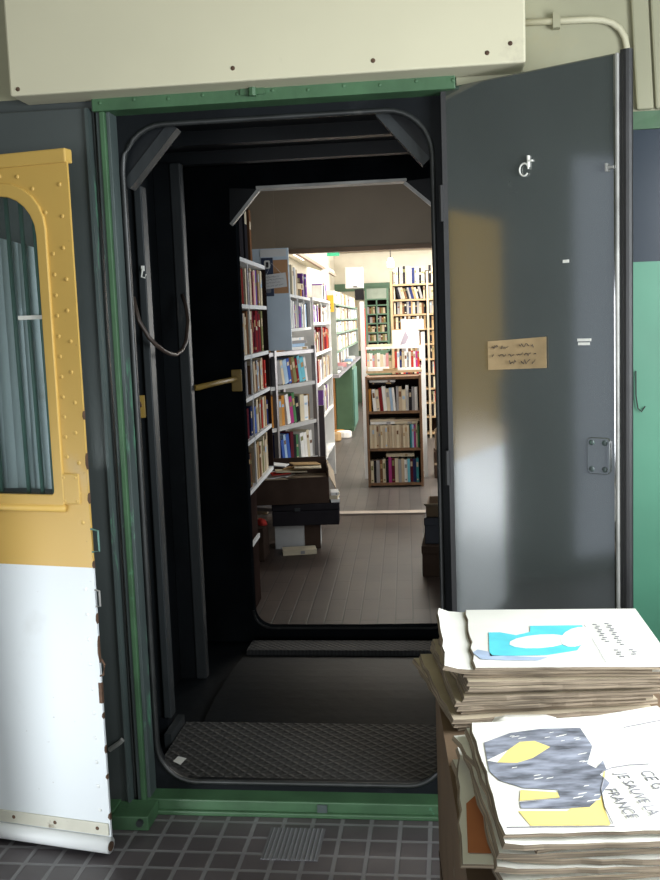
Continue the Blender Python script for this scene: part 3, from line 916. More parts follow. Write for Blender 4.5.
# lettering runs towards the viewer, its top to the right
def letters(body, x, y, size, tilt=0.):
    lx, ly = L2((x, y))
    text_mesh('lettering', body, size, Matrix.Translation((lx, ly, Z2((x + .01, y - .06)) + .0008)) @ Matrix.Rotation(R(-90 + tilt - 3.2), 4, 'Z'), GREYINK, top2)
letters('CE G', .322, 1.415, .026, 8)
letters('JE SAUVE LA', .287, 1.408, .023, 9)
letters('FRANCE', .262, 1.362, .023, 10)
bub = [(.268, 1.412), (.285, 1.425), (.31, 1.432), (.34, 1.434)]
bubp = [(*L2(p), Z2(p) + .0008) for p in bub]
bub2 = [(.268, 1.395), (.257, 1.36), (.252, 1.31), (.254, 1.265)]
bubp2 = [(*L2(p), Z2(p) + .0008) for p in bub2]
MB().tube(bubp, .0008, 4).build('speech_outline', GREYINK, top2)
MB().tube(bubp2, .0008, 4).build('speech_outline', GREYINK, top2)
for (p, q) in (((.115, 1.255), (.255, 1.258)), ((.33, 1.56), (.43, 1.59))):
    MB().tube([(*L2(p), Z2(p) + .0006), (*L2(q), Z2(q) + .0006)], .0007, 4).build('rule_line', GREYINK, top2)

# crumpled white sheet between the stacks
cs = MB()
vs, fs = [], []
nx, ny = 8, 6
rn = random.Random(9)
for lay in (0, 1):
    for j in range(ny + 1):
        for i in range(nx + 1):
            a, c = i / nx, j / ny
            z = .006 + .034 * min(1, 2.2 * math.sin(math.pi * a)) * (.3 + .7 * min(1, 1.6 * c)) + rn.uniform(-.003, .003) * (1 - lay)
            vs.append((.105 + .145 * a + .02 * c, 1.655 + .10 * c, ZB + z + .0012 * lay))
N = (nx + 1) * (ny + 1)
q = lambda i, j, l: l * N + j * (nx + 1) + i
for j in range(ny):
    for i in range(nx):
        fs += [(q(i, j, 1), q(i + 1, j, 1), q(i + 1, j + 1, 1), q(i, j + 1, 1)), (q(i, j, 0), q(i, j + 1, 0), q(i + 1, j + 1, 0), q(i + 1, j, 0))]
for i in range(nx):
    fs += [(q(i, 0, 0), q(i + 1, 0, 0), q(i + 1, 0, 1), q(i, 0, 1)), (q(i, ny, 0), q(i, ny, 1), q(i + 1, ny, 1), q(i + 1, ny, 0))]
for j in range(ny):
    fs += [(q(0, j, 0), q(0, j, 1), q(0, j + 1, 1), q(0, j + 1, 0)), (q(nx, j, 0), q(nx, j + 1, 0), q(nx, j + 1, 1), q(nx, j, 1))]
cs.add(vs, fs)
tag(cs.build('crumpled_paper', PAPER, smooth=True), 'crumpled white sheet poking up between the two newspaper stacks', 'paper')

# ------------------------------------------------------------------ vestibule and saloon shell
struct(MB().box(-1.3, 1.4, 4.62, 7.30, -.1, 0).build('floor_vestibule', PLANKF, base=False))
struct(MB().box(-1.3, 1.4, 7.30, 17.6, -.1, 0).build('floor_saloon', SALF, base=False))
struct(MB().box(-1.2, 1.3, 7.29, 7.39, -.0, .012).build('trim_7', mat('worn_threshold', (.36, .30, .25), .5, var=.15), M=Matrix.Translation((0, 0, 0)) @ Matrix.Rotation(R(-1.5), 4, 'Z') @ Matrix.Translation((.19, 0, 0)), bevel=.003))
v = MB()
v.box(-1.3, -1.2, 4.56, 7.35, 0, 2.5)
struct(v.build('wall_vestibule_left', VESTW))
v = MB()
v.box(.85, .95, 4.5, 4.75, 0, 2.5).box(.85, .95, 6.25, 7.35, 0, 2.5).box(.85, .95, 4.75, 6.25, 0, .9).box(.85, .95, 4.75, 6.25, 2.0, 2.5)
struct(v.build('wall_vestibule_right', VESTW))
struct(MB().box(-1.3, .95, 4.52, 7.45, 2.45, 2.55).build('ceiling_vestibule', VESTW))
hd = struct(thing('trim_8', None, None, at(0, 7.35, 0, -2.5)))
MB().box(-.93, 1.2, 0, .06, 1.955, 2.5).build('header_board', HEAD, hd)
MB().box(-.95, 1.2, -.02, .07, 1.935, 1.965).build('header_edge', mat('header_edge_wood', (.20, .13, .08), .5), hd)
MB().prism([(-1.2, 1.87), (-.93, 1.955), (-.93, 2.5), (-1.2, 2.5)], -.01, .05).build('header_haunch', HEAD, hd)
MB().box(-1.2, -1.08, .0, .06, 0, 1.93).build('jamb', HEAD, hd)
struct(MB().box(-1.3, -1.2, 7.35, 17.6, 0, 2.72).build('wall_saloon_left', SALOONW))
v = MB()
v.box(1.3, 1.4, 7.35, 17.6, 0, .9).box(1.3, 1.4, 7.35, 17.6, 2.1, 2.72)
for k in range(6):
    v.box(1.3, 1.4, 7.35 + 1.95 * k, 7.75 + 1.95 * k, .9, 2.1)
struct(v.build('wall_saloon_right', SALOONW))
v = MB()
v.box(-1.3, 1.4, 17.5, 17.6, 0, 2.72, 0).box(-1.2, 1.3, 17.48, 17.5, 1.93, 2.06, 1).box(-1.2, 1.3, 17.48, 17.5, 0, .9, 1)
struct(v.build('wall_saloon_rear', [SALOONW, GREENB]))
struct(MB().box(-1.3, 1.4, 7.40, 17.6, 2.72, 2.8).build('ceiling_saloon', SALOONC))
st = MB().box(-1.2, 1.3, 17.42, 17.5, 2.58, 2.63)
for k in range(24):
    st.dome((-1.15 + .1 * k, 17.42, 2.605), .012, (0, -1, 0))
struct(st.build('trim_9', HEAD))

# ------------------------------------------------------------------ shelving
def unit(name, label, M, length, depth, zs, ztop, m, th=.022, dividers=(), back=None, ends=True, side_m=None, zbot=0., side_t=.022, group=None):
    """local x along the front, y into the depth, z up"""
    r = thing(name, label, 'bookcase', M, group)
    if ends:
        for s in (0, 1):
            x = s * (length - side_t)
            MB().box(x, x + side_t, 0, depth, zbot, ztop).build('side_panel', side_m or m, r)
    for z in zs:
        MB().box(side_t if ends else .019, length - (side_t if ends else .021), 0, depth, z - th, z).build('shelf', m, r)
    for d_ in dividers:
        x, z0, z1 = d_
        MB().box(x - .006, x + .006, .0, .008, z0, z1).build('upright', m, r)
    if back:
        MB().box(.0, length, depth, depth + .012, zbot, ztop).build('back_panel', back, r)
    return r

PAL = {
    'dark red': (.19, .022, .025), 'maroon': (.10, .02, .028), 'red': (.46, .05, .04), 'brown': (.17, .085, .045), 'tan': (.40, .27, .14),
    'orange': (.52, .24, .06), 'cream': (.62, .54, .39), 'white': (.74, .73, .70), 'grey': (.30, .29, .29), 'black': (.025, .023, .026),
    'navy': (.03, .04, .12), 'blue': (.06, .12, .38), 'pale blue': (.34, .47, .62), 'cyan': (.16, .46, .55), 'teal': (.05, .22, .24),
    'green': (.08, .20, .09), 'olive': (.20, .20, .09), 'purple': (.18, .08, .30), 'magenta': (.36, .05, .19), 'yellow': (.60, .45, .10), 'pink': (.62, .30, .30),
    'beige': (.50, .40, .28)}
BM = {k: mat(k.replace(' ', '_') + '_cover', c, .7, var=.10, scale=12, spec=0.) for k, c in PAL.items()}
PAGE = mat('book_pages', (.58, .51, .38), .9, var=.12, scale=60, stretch=(1, 1, .2))

def book(name, col, t, d, h, M, label, group, rn, cat='book'):
    """spine towards -y; covers, page block set back, title band on the spine"""
    m = MB()
    c = min(.003, t * .14)
    m.box(0, t, 0, c, 0, h, 0).box(0, c, c, d, 0, h, 0).box(t - c, t, c, d, 0, h, 0)
    m.box(c, t - c, c, d - .004, .003, h - .004, 1)
    if t > .009 and rn.random() < .6:
        z0 = h * rn.uniform(.5, .72)
        m.box(t * .16, t * .84, -.0006, 0, z0, z0 + h * rn.uniform(.08, .24), 2)
        if rn.random() < .3:
            m.box(t * .2, t * .8, -.0006, 0, h * .08, h * .14, 2)
    dark = sum(PAL[col]) < .8
    band = rn.choice(('cream', 'tan', 'beige', 'olive') if dark else ('brown', 'grey', 'tan', 'olive', 'pale blue'))
    o = m.build(name, [BM[col], PAGE, BM[band]], M=M)
    return tag(o, label, cat, group)

def fill(M, x0, x1, z, hmax, cols, tr, hr, where, group, name='book', lean=(), dep=.15, seed=1, gapchance=.0, y0=.012, skip=0., start=1):
    """one row of standing books from x0 to x1; lean = list of (index from, count, degrees; + leans left)"""
    rn = random.Random(seed)
    x, i, n = x0, 0, start
    leans = {}
    for a, cnt, deg in lean:
        for q in range(cnt):
            leans[a + q] = (deg, q == 0, q == cnt - 1)
    prev = None
    while x < x1 - tr[0]:
        col = cols[i % len(cols)] if isinstance(cols, list) else rn.choice(cols)
        t = rn.uniform(*tr)
        hh = min(hmax - .008, rn.uniform(*hr))
        d = min(dep, max(.09, hh * .68)) * rn.uniform(.92, 1)
        deg, first, lst = leans.get(i, (0, False, False))
        a = R(abs(deg))
        if deg:
            hh = min(hh, (hmax - .012 - t * math.sin(a)) / math.cos(a))
        if deg > 0:      # leans to the left
            if first:
                x += hh * math.sin(a) + .004
                lastlean = hh
            if x + t / math.cos(a) > x1:
                break
            T = M @ Matrix.Translation((x, y0, z + .001)) @ Matrix.Rotation(-a, 4, 'Y')
            x += t / math.cos(a) + .002
            if lst:
                x += .002
        elif deg < 0:    # leans to the right: pivot on the lower right corner
            w = t / math.cos(a)
            if x + w > x1:
                break
            T = M @ Matrix.Translation((x + w - t * (1 / math.cos(a) - 0) + 0, y0, z)) @ Matrix.Translation((t, 0, 0)) @ Matrix.Rotation(a, 4, 'Y') @ Matrix.Translation((-t, 0, 0))
            x += w + .002
            if lst:
                x += hh * math.sin(a)
        else:
            if x + t > x1:
                break
            T = M @ Matrix.Translation((x, y0 + rn.uniform(0, .012), z + .001))
            x += t + .0012
        say = f"{col} {name.replace('_', ' ')}{' leaning' if deg else ''}, {ordinal(n)} from left on {where}"
        book(name, col, t, d, hh, T, say, group, rn)
        n += 1
        i += 1
        if gapchance and rn.random() < gapchance:
            x += rn.uniform(.02, .05)
    return n

def lying(M, x, y, z, items, where, group, name='book', seed=1):
    """flat pile: items = (colour, width, depth, thickness, turn)"""
    rn = random.Random(seed)
    zz = z
    for k, (col, w, d, t, rot) in enumerate(items):
        T = M @ Matrix.Translation((x, y, zz + .0005)) @ Matrix.Rotation(R(rot), 4, 'Z') @ Matrix.Translation((-w / 2, -d / 2, t)) @ Matrix.Rotation(R(90), 4, 'Y')
        # a book lying down, spine to the viewer: height runs along x, thickness up
        place = where if len(items) == 1 else f"{ordinal(k + 1)} from bottom of {where}"
        book(name, col, t, d, w, T, f"{col} {name.replace('_', ' ')} lying flat, {place}", group, rn)
        zz += t + .001

# --- near white bookcase on the left, seen steeply from the side
A = at(-.78, 4.64, 0, 90)
zsA = (.08, .36, .62, .865, 1.078, 1.285, 1.535, 1.76)
ua = unit('bookcase', 'white-edged wall bookcase nearest the far gangway opening on the left', A, 1.06, .30, zsA[2:], 1.76, WHITE, .020, dividers=[(.40, .62, 1.74), (1.045, 1.3, 1.74)], back=WOODD, side_m=WOODD, zbot=.60)
MB().box(.0, .42, .01, .30, .01, .59).build('base_cupboard', WOODD, ua)
MB().box(.01, .41, .0, .01, .34, .36).build('base_shelf_edge', WHITE, ua)
gA = 'books in the near white bookcase'
fill(A, .06, .38, 1.535, .20, ['dark red', 'brown', 'dark red', 'tan', 'brown', 'dark red'], (.026, .05), (.16, .195), 'top shelf of near white bookcase', gA, lean=[(0, 3, 9)], seed=2)
n_ = fill(A, .43, 1.02, 1.535, .20, ['cream', 'white', 'purple', 'cream', 'beige', 'maroon', 'pink', 'cream', 'purple', 'tan', 'beige', 'cream'], (.03, .055), (.165, .2), 'top shelf, far half, of near white bookcase', gA, seed=3)
fill(A, .06, .38, 1.285, .23, ['beige', 'cream', 'grey', 'brown', 'cream', 'grey'], (.03, .05), (.18, .22), 'second shelf of near white bookcase', gA, seed=4)
fill(A, .43, 1.02, 1.285, .23, ['brown', 'cream', 'dark red', 'maroon', 'maroon', 'dark red', 'maroon', 'maroon', 'dark red', 'olive', 'tan'], (.04, .06), (.19, .225), 'second shelf, far half, of near white bookcase', gA, seed=5)
fill(A, .06, .38, 1.078, .185, ['grey', 'beige', 'brown', 'beige', 'grey'], (.03, .06), (.15, .178), 'third shelf of near white bookcase', gA, seed=6)
fill(A, .43, 1.02, 1.078, .185, ['brown', 'cream', 'beige', 'brown', 'grey', 'cream', 'brown', 'cream', 'beige', 'red', 'red'], (.035, .06), (.14, .178), 'third shelf, far half, of near white bookcase', gA, lean=[(2, 3, 6)], seed=7)
fill(A, .06, .38, .865, .19, ['brown', 'black', 'brown', 'maroon'], (.05, .08), (.15, .18), 'fourth shelf of near white bookcase', gA, seed=8)
fill(A, .43, 1.02, .865, .19, ['navy', 'blue', 'grey', 'cream', 'brown', 'white', 'tan', 'red', 'cream', 'tan'], (.03, .06), (.13, .182), 'fourth shelf, far half, of near white bookcase', gA, lean=[(1, 4, 7)], seed=9)
fill(A, .06, .38, .62, .22, ['black', 'navy', 'maroon', 'black', 'brown'], (.04, .06), (.15, .19), 'fifth shelf of near white bookcase', gA, seed=10)
fill(A, .43, 1.02, .62, .22, ['beige', 'cream', 'beige', 'tan', 'brown', 'cream', 'beige', 'olive', 'cream'], (.03, .06), (.16, .205), 'fifth shelf, far half, of near white bookcase', gA, seed=12)
# dark folders standing on its top
for k, (x, t, h_, c) in enumerate(((.10, .10, .33, 'black'), (.25, .08, .36, 'brown'), (.38, .11, .30, 'black'), (.55, .09, .34, 'black'), (.72, .06, .28, 'brown'))):
    book('box_file', c, t, .24, h_, A @ Matrix.Translation((x, .03, 1.7605)), f"tall {c} box file, {ordinal(k + 1)} from left on top of near white bookcase", 'box files on the near bookcase', random.Random(60 + k), 'box file')

# --- grey metal rack, turned towards the passage
Bm = at(-.903, 6.448, 0, 69)
rk = thing('metal_rack', 'grey metal rack of books behind the cardboard boxes', 'rack', Bm)
for x, y in ((.115, 0), (.715, 0), (.115, .262), (.715, .262)):
    MB().box(x, x + .028, y, y + .004, 0, 1.27).box(x, x + .004, y, y + .028, 0, 1.27).build('post', METALG, rk)
zsB = (.20, .48, .745, 1.02, 1.245)
for z in zsB:
    MB().box(.12 if z < .5 else .005, .738, .0045, .285, z - .025, z).build('shelf', METALG if z > 1.1 or z < .4 else WHITEG, rk)
gB = 'books on the metal rack'
fill(Bm, .02, .71, 1.02, .2, ['white', 'black', 'black', 'grey', 'grey', 'cream', 'pale blue', 'blue', 'brown', 'olive', 'dark red', 'cyan', 'cyan', 'white'], (.028, .055), (.165, .19), 'upper shelf of metal rack', gB, lean=[(1, 14, 12)], seed=21, y0=.03)
fill(Bm, .02, .71, .745, .245, ['tan', 'orange', 'orange', 'tan', 'orange', 'white', 'magenta', 'green', 'black', 'cream', 'white'], (.035, .075), (.17, .21), 'middle shelf of metal rack', gB, lean=[(5, 4, 9)], seed=22, y0=.03)
fill(Bm, .15, .71, .48, .24, ['navy', 'blue', 'pale blue', 'blue', 'maroon', 'black', 'green', 'white', 'white', 'cream', 'white'], (.03, .055), (.17, .215), 'lower shelf of metal rack', gB, lean=[(1, 3, 8), (7, 4, 5)], seed=23, y0=.03)
lying(Bm, .24, .14, 1.246, [('orange', .24, .18, .02, 3), ('brown', .22, .16, .03, -6), ('orange', .17, .14, .035, 8)], 'left pile on the metal rack top', 'books lying on the metal rack', seed=24)
lying(Bm, .55, .14, 1.246, [('white', .27, .2, .02, -4), ('pale blue', .25, .18, .022, 5), ('grey', .26, .19, .02, -2), ('white', .24, .18, .02, 6)], 'right pile on the metal rack top', 'books lying on the metal rack', seed=25)
# dark plank leaning at the rack's far corner
tag(MB().box(0, .05, 0, .035, 0, .83).build('plank', mat('dark_plank', (.04, .028, .03), .6), M=at(-.655, 7.22, 0)), 'dark narrow plank standing at the right end of the metal rack', 'plank')

# --- white hanging shelf behind it, with a pale blue end
Cw = at(-.69, 6.08, 0, 90)
wu = unit('wall_shelf', 'white wall shelf with pale blue end and pinned pictures', Cw, 1.32, .51, (1.40, 1.61), 1.61, WHITE, .018, dividers=[(.45, 1.40, 1.6), (.85, 1.40, 1.6)], ends=False)
MB().box(0, .018, 0, .51, 1.27, 1.885).build('end_panel', BLUEP, wu)
MB().box(1.30, 1.32, 0, .51, 1.382, 1.61).build('side_panel', WHITE, wu)
gC = 'books on the white wall shelf'
fill(Cw, .04, 1.28, 1.40, .19, ['white', 'cream', 'white', 'pale blue', 'white', 'black', 'purple', 'cream', 'white', 'grey', 'purple', 'purple', 'white', 'pale blue'], (.04, .075), (.14, .175), 'white wall shelf beside pale blue end', gC, seed=31)
fill(Cw, .28, .70, 1.61, .3, ['cream', 'white', 'white', 'cream', 'beige'], (.05, .085), (.17, .2), 'top of white wall shelf', gC, seed=33)
lying(Cw, .88, .10, 1.611, [('orange', .22, .16, .05, 4), ('cream', .2, .15, .04, -7), ('brown', .18, .14, .035, 9)], 'pile on top of white wall shelf', gC, seed=34)
fill(Cw, 1.02, 1.28, 1.61, .3, ['purple', 'grey', 'purple', 'pale blue'], (.04, .06), (.13, .18), 'far end of white wall shelf top', gC, seed=35)
# pinned cards and sign on the end panel (faces the camera)
E1 = at(-.69, 6.0785, 0, 0)
def card(name, label, x0, x1, z0, z1, m, y=-.0015, group=None, tilt=0.):
    return tag(MB().box(x0, x1, y, y + .0012, z0, z1).build(name, m, M=E1), label, 'picture', group)
pc = thing('picture_card', 'dark blue portrait card pinned above the pale blue panel', 'picture', E1, 'cards pinned on the shelf end')
MB().box(-.165, -.095, -.002, 0, 1.60, 1.83).build('card', mat('dark_blue_card', (.03, .045, .09), .6), pc)
MB().prism(rrect(-.148, -.112, 1.765, 1.815, .01), -.003, -.002).build('portrait_frame', WHITEMK, pc)
MB().prism(rrect(-.138, -.122, 1.772, 1.805, .006), -.0036, -.003).build('portrait_figure', INK, pc)
MB().prism(rrect(-.148, -.112, 1.62, 1.66, .01), -.003, -.002).build('lower_figure', GREYINK, pc)
card('picture_card', 'orange tan card pinned right of the dark blue portrait card', -.094, -.006, 1.615, 1.815, mat('orange_tan_card', (.50, .27, .13), .7, var=.2), group='cards pinned on the shelf end')
ps = thing('paper_sign', 'white handwritten paper sign hung over the pinned cards', 'sign', E1 @ Matrix.Translation((0, -.008, 1.655)) @ Matrix.Rotation(R(-5), 4, 'Y'))
MB().box(-.145, -.012, -.0015, 0, 0, .085).build('sheet', WHITE, ps)
h = MB()
for k in range(4):
    scribble(h, -.135, .066 - .018 * k, .085 + .02 * (k % 2), .009, 70 + k, d=-.0025, r=.0009)
h.build('handwriting', GREYINK, ps)
MB().tube([(-.13, -.001, .084), (-.09, -.003, .15), (-.04, -.001, .084)], .0012, 4).build('string', WHITE, ps)
tag(MB().box(-.17, -.012, -.002, -.0005, 1.835, 1.88).build('paper_banner', WHITE, M=E1), 'torn white paper strip along the top of the shelf end', 'paper')

# --- far white bookcase
Dw = at(-.69, 7.60, 0, 90)
zsD = (.30, .66, .945, 1.19, 1.43, 1.62)
unit('bookcase', 'tall white bookcase beyond the metal rack on the left wall', Dw, 1.75, .5, zsD, 1.62, WHITE, .02, dividers=[(.75, .02, 1.60)], back=WHITEG)
gD = 'books in the far white bookcase'
fill(Dw, .05, .70, 1.43, .17, ['white', 'purple', 'cream', 'purple', 'white', 'pale blue'], (.05, .09), (.13, .158), 'top shelf of far white bookcase', gD, seed=41)
fill(Dw, .79, 1.70, 1.43, .17, ['dark red', 'white', 'grey', 'cream', 'black', 'white'], (.06, .1), (.12, .158), 'top shelf, far half, of far white bookcase', gD, seed=42)
fill(Dw, .05, .70, 1.19, .22, ['maroon', 'cream', 'dark red', 'grey', 'brown'], (.05, .09), (.16, .2), 'second shelf of far white bookcase', gD, seed=43)
fill(Dw, .79, 1.70, 1.19, .22, ['dark red', 'red', 'brown', 'dark red', 'red', 'maroon'], (.06, .1), (.16, .2), 'second shelf, far half, of far white bookcase', gD, seed=44)
fill(Dw, .05, .70, .945, .22, ['dark red', 'cream', 'pink', 'white', 'red'], (.05, .09), (.16, .2), 'third shelf of far white bookcase', gD, seed=45)
fill(Dw, .79, 1.70, .945, .22, ['grey', 'beige', 'grey', 'cream', 'brown'], (.06, .1), (.16, .2), 'third shelf, far half, of far white bookcase', gD, seed=46)
fill(Dw, .79, 1.70, .66, .26, ['purple', 'grey', 'white', 'tan', 'grey'], (.06, .1), (.17, .23), 'fourth shelf of far white bookcase', gD, seed=47)
pcd = thing('price_card', 'white card on a thin wire at the end of the far white bookcase', 'card', at(-.735, 9.26, 1.621))
MB().tube([(0, .004, 0), (0, .004, .20)], .003, 5).box(-.02, .02, -.02, .02, 0, .004).build('stand', GREYINK, pcd)
MB().add([(-.045, 0, .165), (.035, 0, .175), (.058, 0, .295), (-.018, 0, .285), (-.045, .002, .165), (.035, .002, .175), (.058, .002, .295), (-.018, .002, .285)], [(0, 1, 2, 3), (7, 6, 5, 4), (0, 4, 5, 1), (2, 6, 7, 3), (0, 3, 7, 4), (1, 5, 6, 2)]).build('card', WHITE, pcd)
fill(Dw, 1.1, 1.60, 1.62, .2, ['white', 'purple', 'grey', 'white'], (.05, .08), (.12, .17), 'top of far white bookcase', gD, seed=48, lean=[(2, 2, 14)])

# luggage rack with lamp above the left shelves
lr = thing('luggage_rack', 'sloping pale luggage rack along the left saloon wall', 'luggage rack', at(0, 0, 0))
MB().add([(-1.2, 7.5, 2.12), (-.86, 7.5, 2.0), (-.86, 12.6, 2.0), (-1.2, 12.6, 2.12), (-1.2, 7.5, 2.17), (-.86, 7.5, 2.05), (-.86, 12.6, 2.05), (-1.2, 12.6, 2.17)], [(0, 1, 2, 3), (7, 6, 5, 4), (0, 4, 5, 1), (2, 6, 7, 3), (0, 3, 7, 4), (1, 5, 6, 2)]).build('board', SALOONW, lr)
MB().box(-.875, -.845, 7.5, 12.6, 1.985, 2.015).build('edge_rail', mat('brown_edge', (.28, .18, .12), .5), lr)
TUBE = emis('lit_tube', (1, .97, .9), 2.2)
MB().box(-1.0, -.94, 8.2, 9.9, 2.065, 2.10).build('lamp_holder', WHITE, lr)
MB().tube([(-.97, 8.25, 2.05), (-.97, 9.85, 2.05)], .018, 8).build('lamp_tube', TUBE, lr)

# --- long low desk and long shelf along the left wall, further back
dk = thing('desk', 'long desk with green cupboard under the far left shelves', 'desk', at(0, 0, 0))
MB().box(-1.195, -.70, 10.4, 15.6, .845, .875).build('desk_top', mat('grey_desk_top', (.24, .23, .25), .6, spec=.2), dk)
MB().box(-1.195, -.70, 12.95, 13.95, .0, .845).build('cupboard', GREEND, dk)
MB().box(-1.0, -.925, 12.93, 12.95, .02, .845).build('orange_panel', ORANGEW, dk)
MB().box(-.915, -.715, 12.925, 12.95, .03, .83).build('door', GREEND, dk)
MB().box(-.70, -.685, 13.02, 13.9, .05, .80).build('door', mat('teal_green_door', (.075, .19, .15), .5), dk)
MB().box(-1.15, -1.1, 10.5, 10.55, 0, .845).build('leg', WHITEG, dk)
MB().box(-1.15, -.80, 15.5, 15.55, 0, .845).build('leg', WHITEG, dk)
F = at(-.725, 10.6, .876, 90)
lo = unit('bookcase', 'long green-grey shelf unit standing on the far desk', F, 4.9, .30, (.235, .435, .585, .745), .745, GREENB, .02, back=GREENB, side_m=mat('grey_side_paint', (.26, .28, .25), .6))
gF = 'magazine bundles in the long shelf unit'
for k, (z, hm, nm) in enumerate(((.745, .16, 'top of long shelf unit'), (.585, .14, 'first shelf of long shelf unit'), (.435, .13, 'second shelf of long shelf unit'), (.235, .18, 'third shelf of long shelf unit'), (.0, .21, 'bottom of long shelf unit'))):
    yy = .14 if z == 0 else .012
    fill(F, .03, 4.8, z, hm, ['white', 'grey', 'cream', 'white', 'pale blue', 'beige', 'grey', 'white', 'tan', 'cream', 'white', 'brown', 'grey'], (.12, .30), (hm * .8, hm * .92), nm, gF, name='magazine_bundle', dep=.145, seed=50 + k, y0=yy)
sg = thing('arrow_sign', 'yellow framed sign with a dark squiggle on the long shelf end', 'sign', at(-.825, 10.56, 1.53))
MB().prism(rrect(-.01, .085, 0, .175, .008), -.012, .02).build('board', mat('amber_sign', (.75, .42, .03), .5, var=.05), sg)
MB().tube([(.02, -.014, .13), (.045, -.014, .10), (.035, -.014, .075), (.055, -.014, .035)], .006, 6).tube([(.02, -.014, .075), (.055, -.014, .08)], .005, 6).build('symbol', INK, sg)
lying(at(0, 0, 0), -.90, 10.47, .876, [('grey', .24, .13, .03, 0)], 'at the near end of the desk', 'papers on the desk', 'magazine', 1)
for k in range(6):
    tag(MB().box(-.05, .05, -.12, .12, 0, .02 + .012 * (k % 3)).build('magazine', BM[('white', 'grey', 'pink', 'cream', 'pale blue', 'white')[k]], M=at(-.785, 10.85 + .72 * k, .877, 6 * (k % 3) - 6)), f"{('white', 'grey', 'pink', 'cream', 'pale blue', 'bright white')[k]} magazine lying on desk edge, {ordinal(k + 1)} from its near end", 'magazine', 'magazines on the desk edge')
for k, (x, y, c, s) in enumerate(((-.98, 12.3, 'white', .13), (-.86, 12.5, 'orange', .10), (-.78, 12.2, 'white', .11), (-.92, 11.9, 'tan', .12))):
    m = MB()
    rn = random.Random(90 + k)
    m.slab([(s * math.cos(q * .785) * rn.uniform(.7, 1.1), s * .8 * math.sin(q * .785) * rn.uniform(.7, 1.1)) for q in range(8)], 0, .05 + .02 * k)
    tag(m.build('paper_bag', BM[c], M=at(x, y, 0), bevel=.02), ('crumpled white bag on the floor left of the green cupboard', 'small orange bag on the floor before the green cupboard', 'white bag on the floor nearest the passage by the cupboard', 'tan crumpled bag on the floor nearest the camera by the desk')[k], 'bag')

# --- rear: green bookcase, white wall cabinet, red roll
G = at(-.665, 17.02, .85)
gb = unit('bookcase', 'green bookcase against the rear wall of the saloon', G, .40, .22, (.06, .22, .37, .525, .68, .83, .93), 1.1, GREENB, .02, back=WOODD, side_t=.035)
MB().box(.185, .205, 0, .2, .06, .93).build('upright', GREENB, gb)
MB().box(.035, .365, .0, .02, .93, 1.1).build('top_board', mat('grey_green_board', (.28, .32, .26), .6), gb)
MB().box(.0, .40, .0, .22, -.85, .04).build('base', GREENB, gb)
gG = 'books in the green rear bookcase'
for k, z in enumerate((.06, .22, .37, .525, .68)):
    for s, (a, b_) in enumerate(((.037, .183), (.207, .363))):
        fill(G, a, b_, z, .14, ['black', 'grey', 'brown', 'olive', 'beige', 'black'][k % 3:] + ['grey'], (.026, .042), (.09, .12), f"{('left', 'right')[s]} side, {ordinal(5 - k)} shelf of green bookcase", gG, seed=100 + 2 * k + s, dep=.12)
struct(MB().box(-.245, -.16, 17.25, 17.5, 0, 1.95).build('trim_10', GREENB))
wc = thing('wall_cabinet', 'white cabinet hanging on the rear wall above the red roll', 'cabinet', at(-.80, 16.4, 1.95))
MB().box(-.15, .14, 0, .3, 0, .34).box(-.02, .02, .3, 1.1, .25, .3).build('body', WHITE, wc, bevel=.006)
MB().box(-.14, .13, -.012, 0, .01, .33).build('door', WHITE, wc, bevel=.004)
MB().box(-.02, .04, -.02, -.01, .012, .03).build('handle', INK, wc)
tag(MB().box(-.80, -.66, 16.42, 16.62, 1.76, 1.93).box(-.76, -.72, 16.6, 17.5, 1.84, 1.88).build('loudspeaker', BM['black']), 'small black loudspeaker under the white rear cabinet', 'loudspeaker')
tag(MB().tube([(-.70, 16.6, .0), (-.69, 16.62, 1.62)], .045, 10).build('fabric_roll', BM['red'], smooth=True), 'red fabric roll standing at left of the green bookcase', 'roll')
ex = thing('exit_sign', 'small green sign hanging from the saloon ceiling at left', 'sign', at(-.83, 12.0, 2.20))
MB().box(-.07, .075, 0, .03, 0, .075).build('board', mat('green_sign', (.04, .40, .22), .4), ex)
MB().tube([(0, .015, .075), (0, .015, .52)], .005, 6).build('hanger', WHITEG, ex)

# --- rear right pine bookcase, two bays
H = at(-.165, 12.0, 0)
zsH = (.06, .26, .43, .60, .775, .95, 1.13, 1.31, 1.485, 1.66, 1.84)
hb = unit('bookcase', 'tall pine bookcase full of paperbacks at the rear right', H, .98, .24, zsH, 2.0, WOODL, .02, back=WOODD, side_t=.03)
MB().box(.427, .452, -.01, .24, 0, 1.98).build('upright', mat('cream_upright', (.48, .40, .29), .6), hb)
gH = 'paperbacks in the pine bookcase'
for k, z in enumerate(zsH):
    if z < .2:
        continue
    hm = (zsH[k + 1] - z - .02) if k + 1 < len(zsH) else .22
    cols = [['grey', 'white', 'black', 'cream', 'grey', 'black', 'beige', 'white', 'grey', 'navy'], ['cream', 'black', 'grey', 'beige', 'brown', 'black', 'grey', 'navy', 'tan'], ['brown', 'cream', 'black', 'tan', 'grey', 'white'], ['dark red', 'brown', 'black', 'cream', 'red', 'navy']][0 if z > 1.8 else 1 if z > 1.4 else 2 if z > .9 else 3]
    if z > .7:
        fill(H, .04, .42, z, hm, cols, (.016, .03), (hm * .8, hm * .97), f"left bay, {ordinal(11 - k)} shelf of pine bookcase", gH, name='paperback', lean=[(1, 11, 14)] if abs(z - 1.66) < .01 else [], dep=.13, seed=130 + k)
    fill(H, .46, .64, z, hm, cols[2:] + ['red', 'brown'], (.018, .03), (hm * .8, hm * .97), f"right bay, {ordinal(11 - k)} shelf of pine bookcase", gH, name='paperback', dep=.13, seed=160 + k)
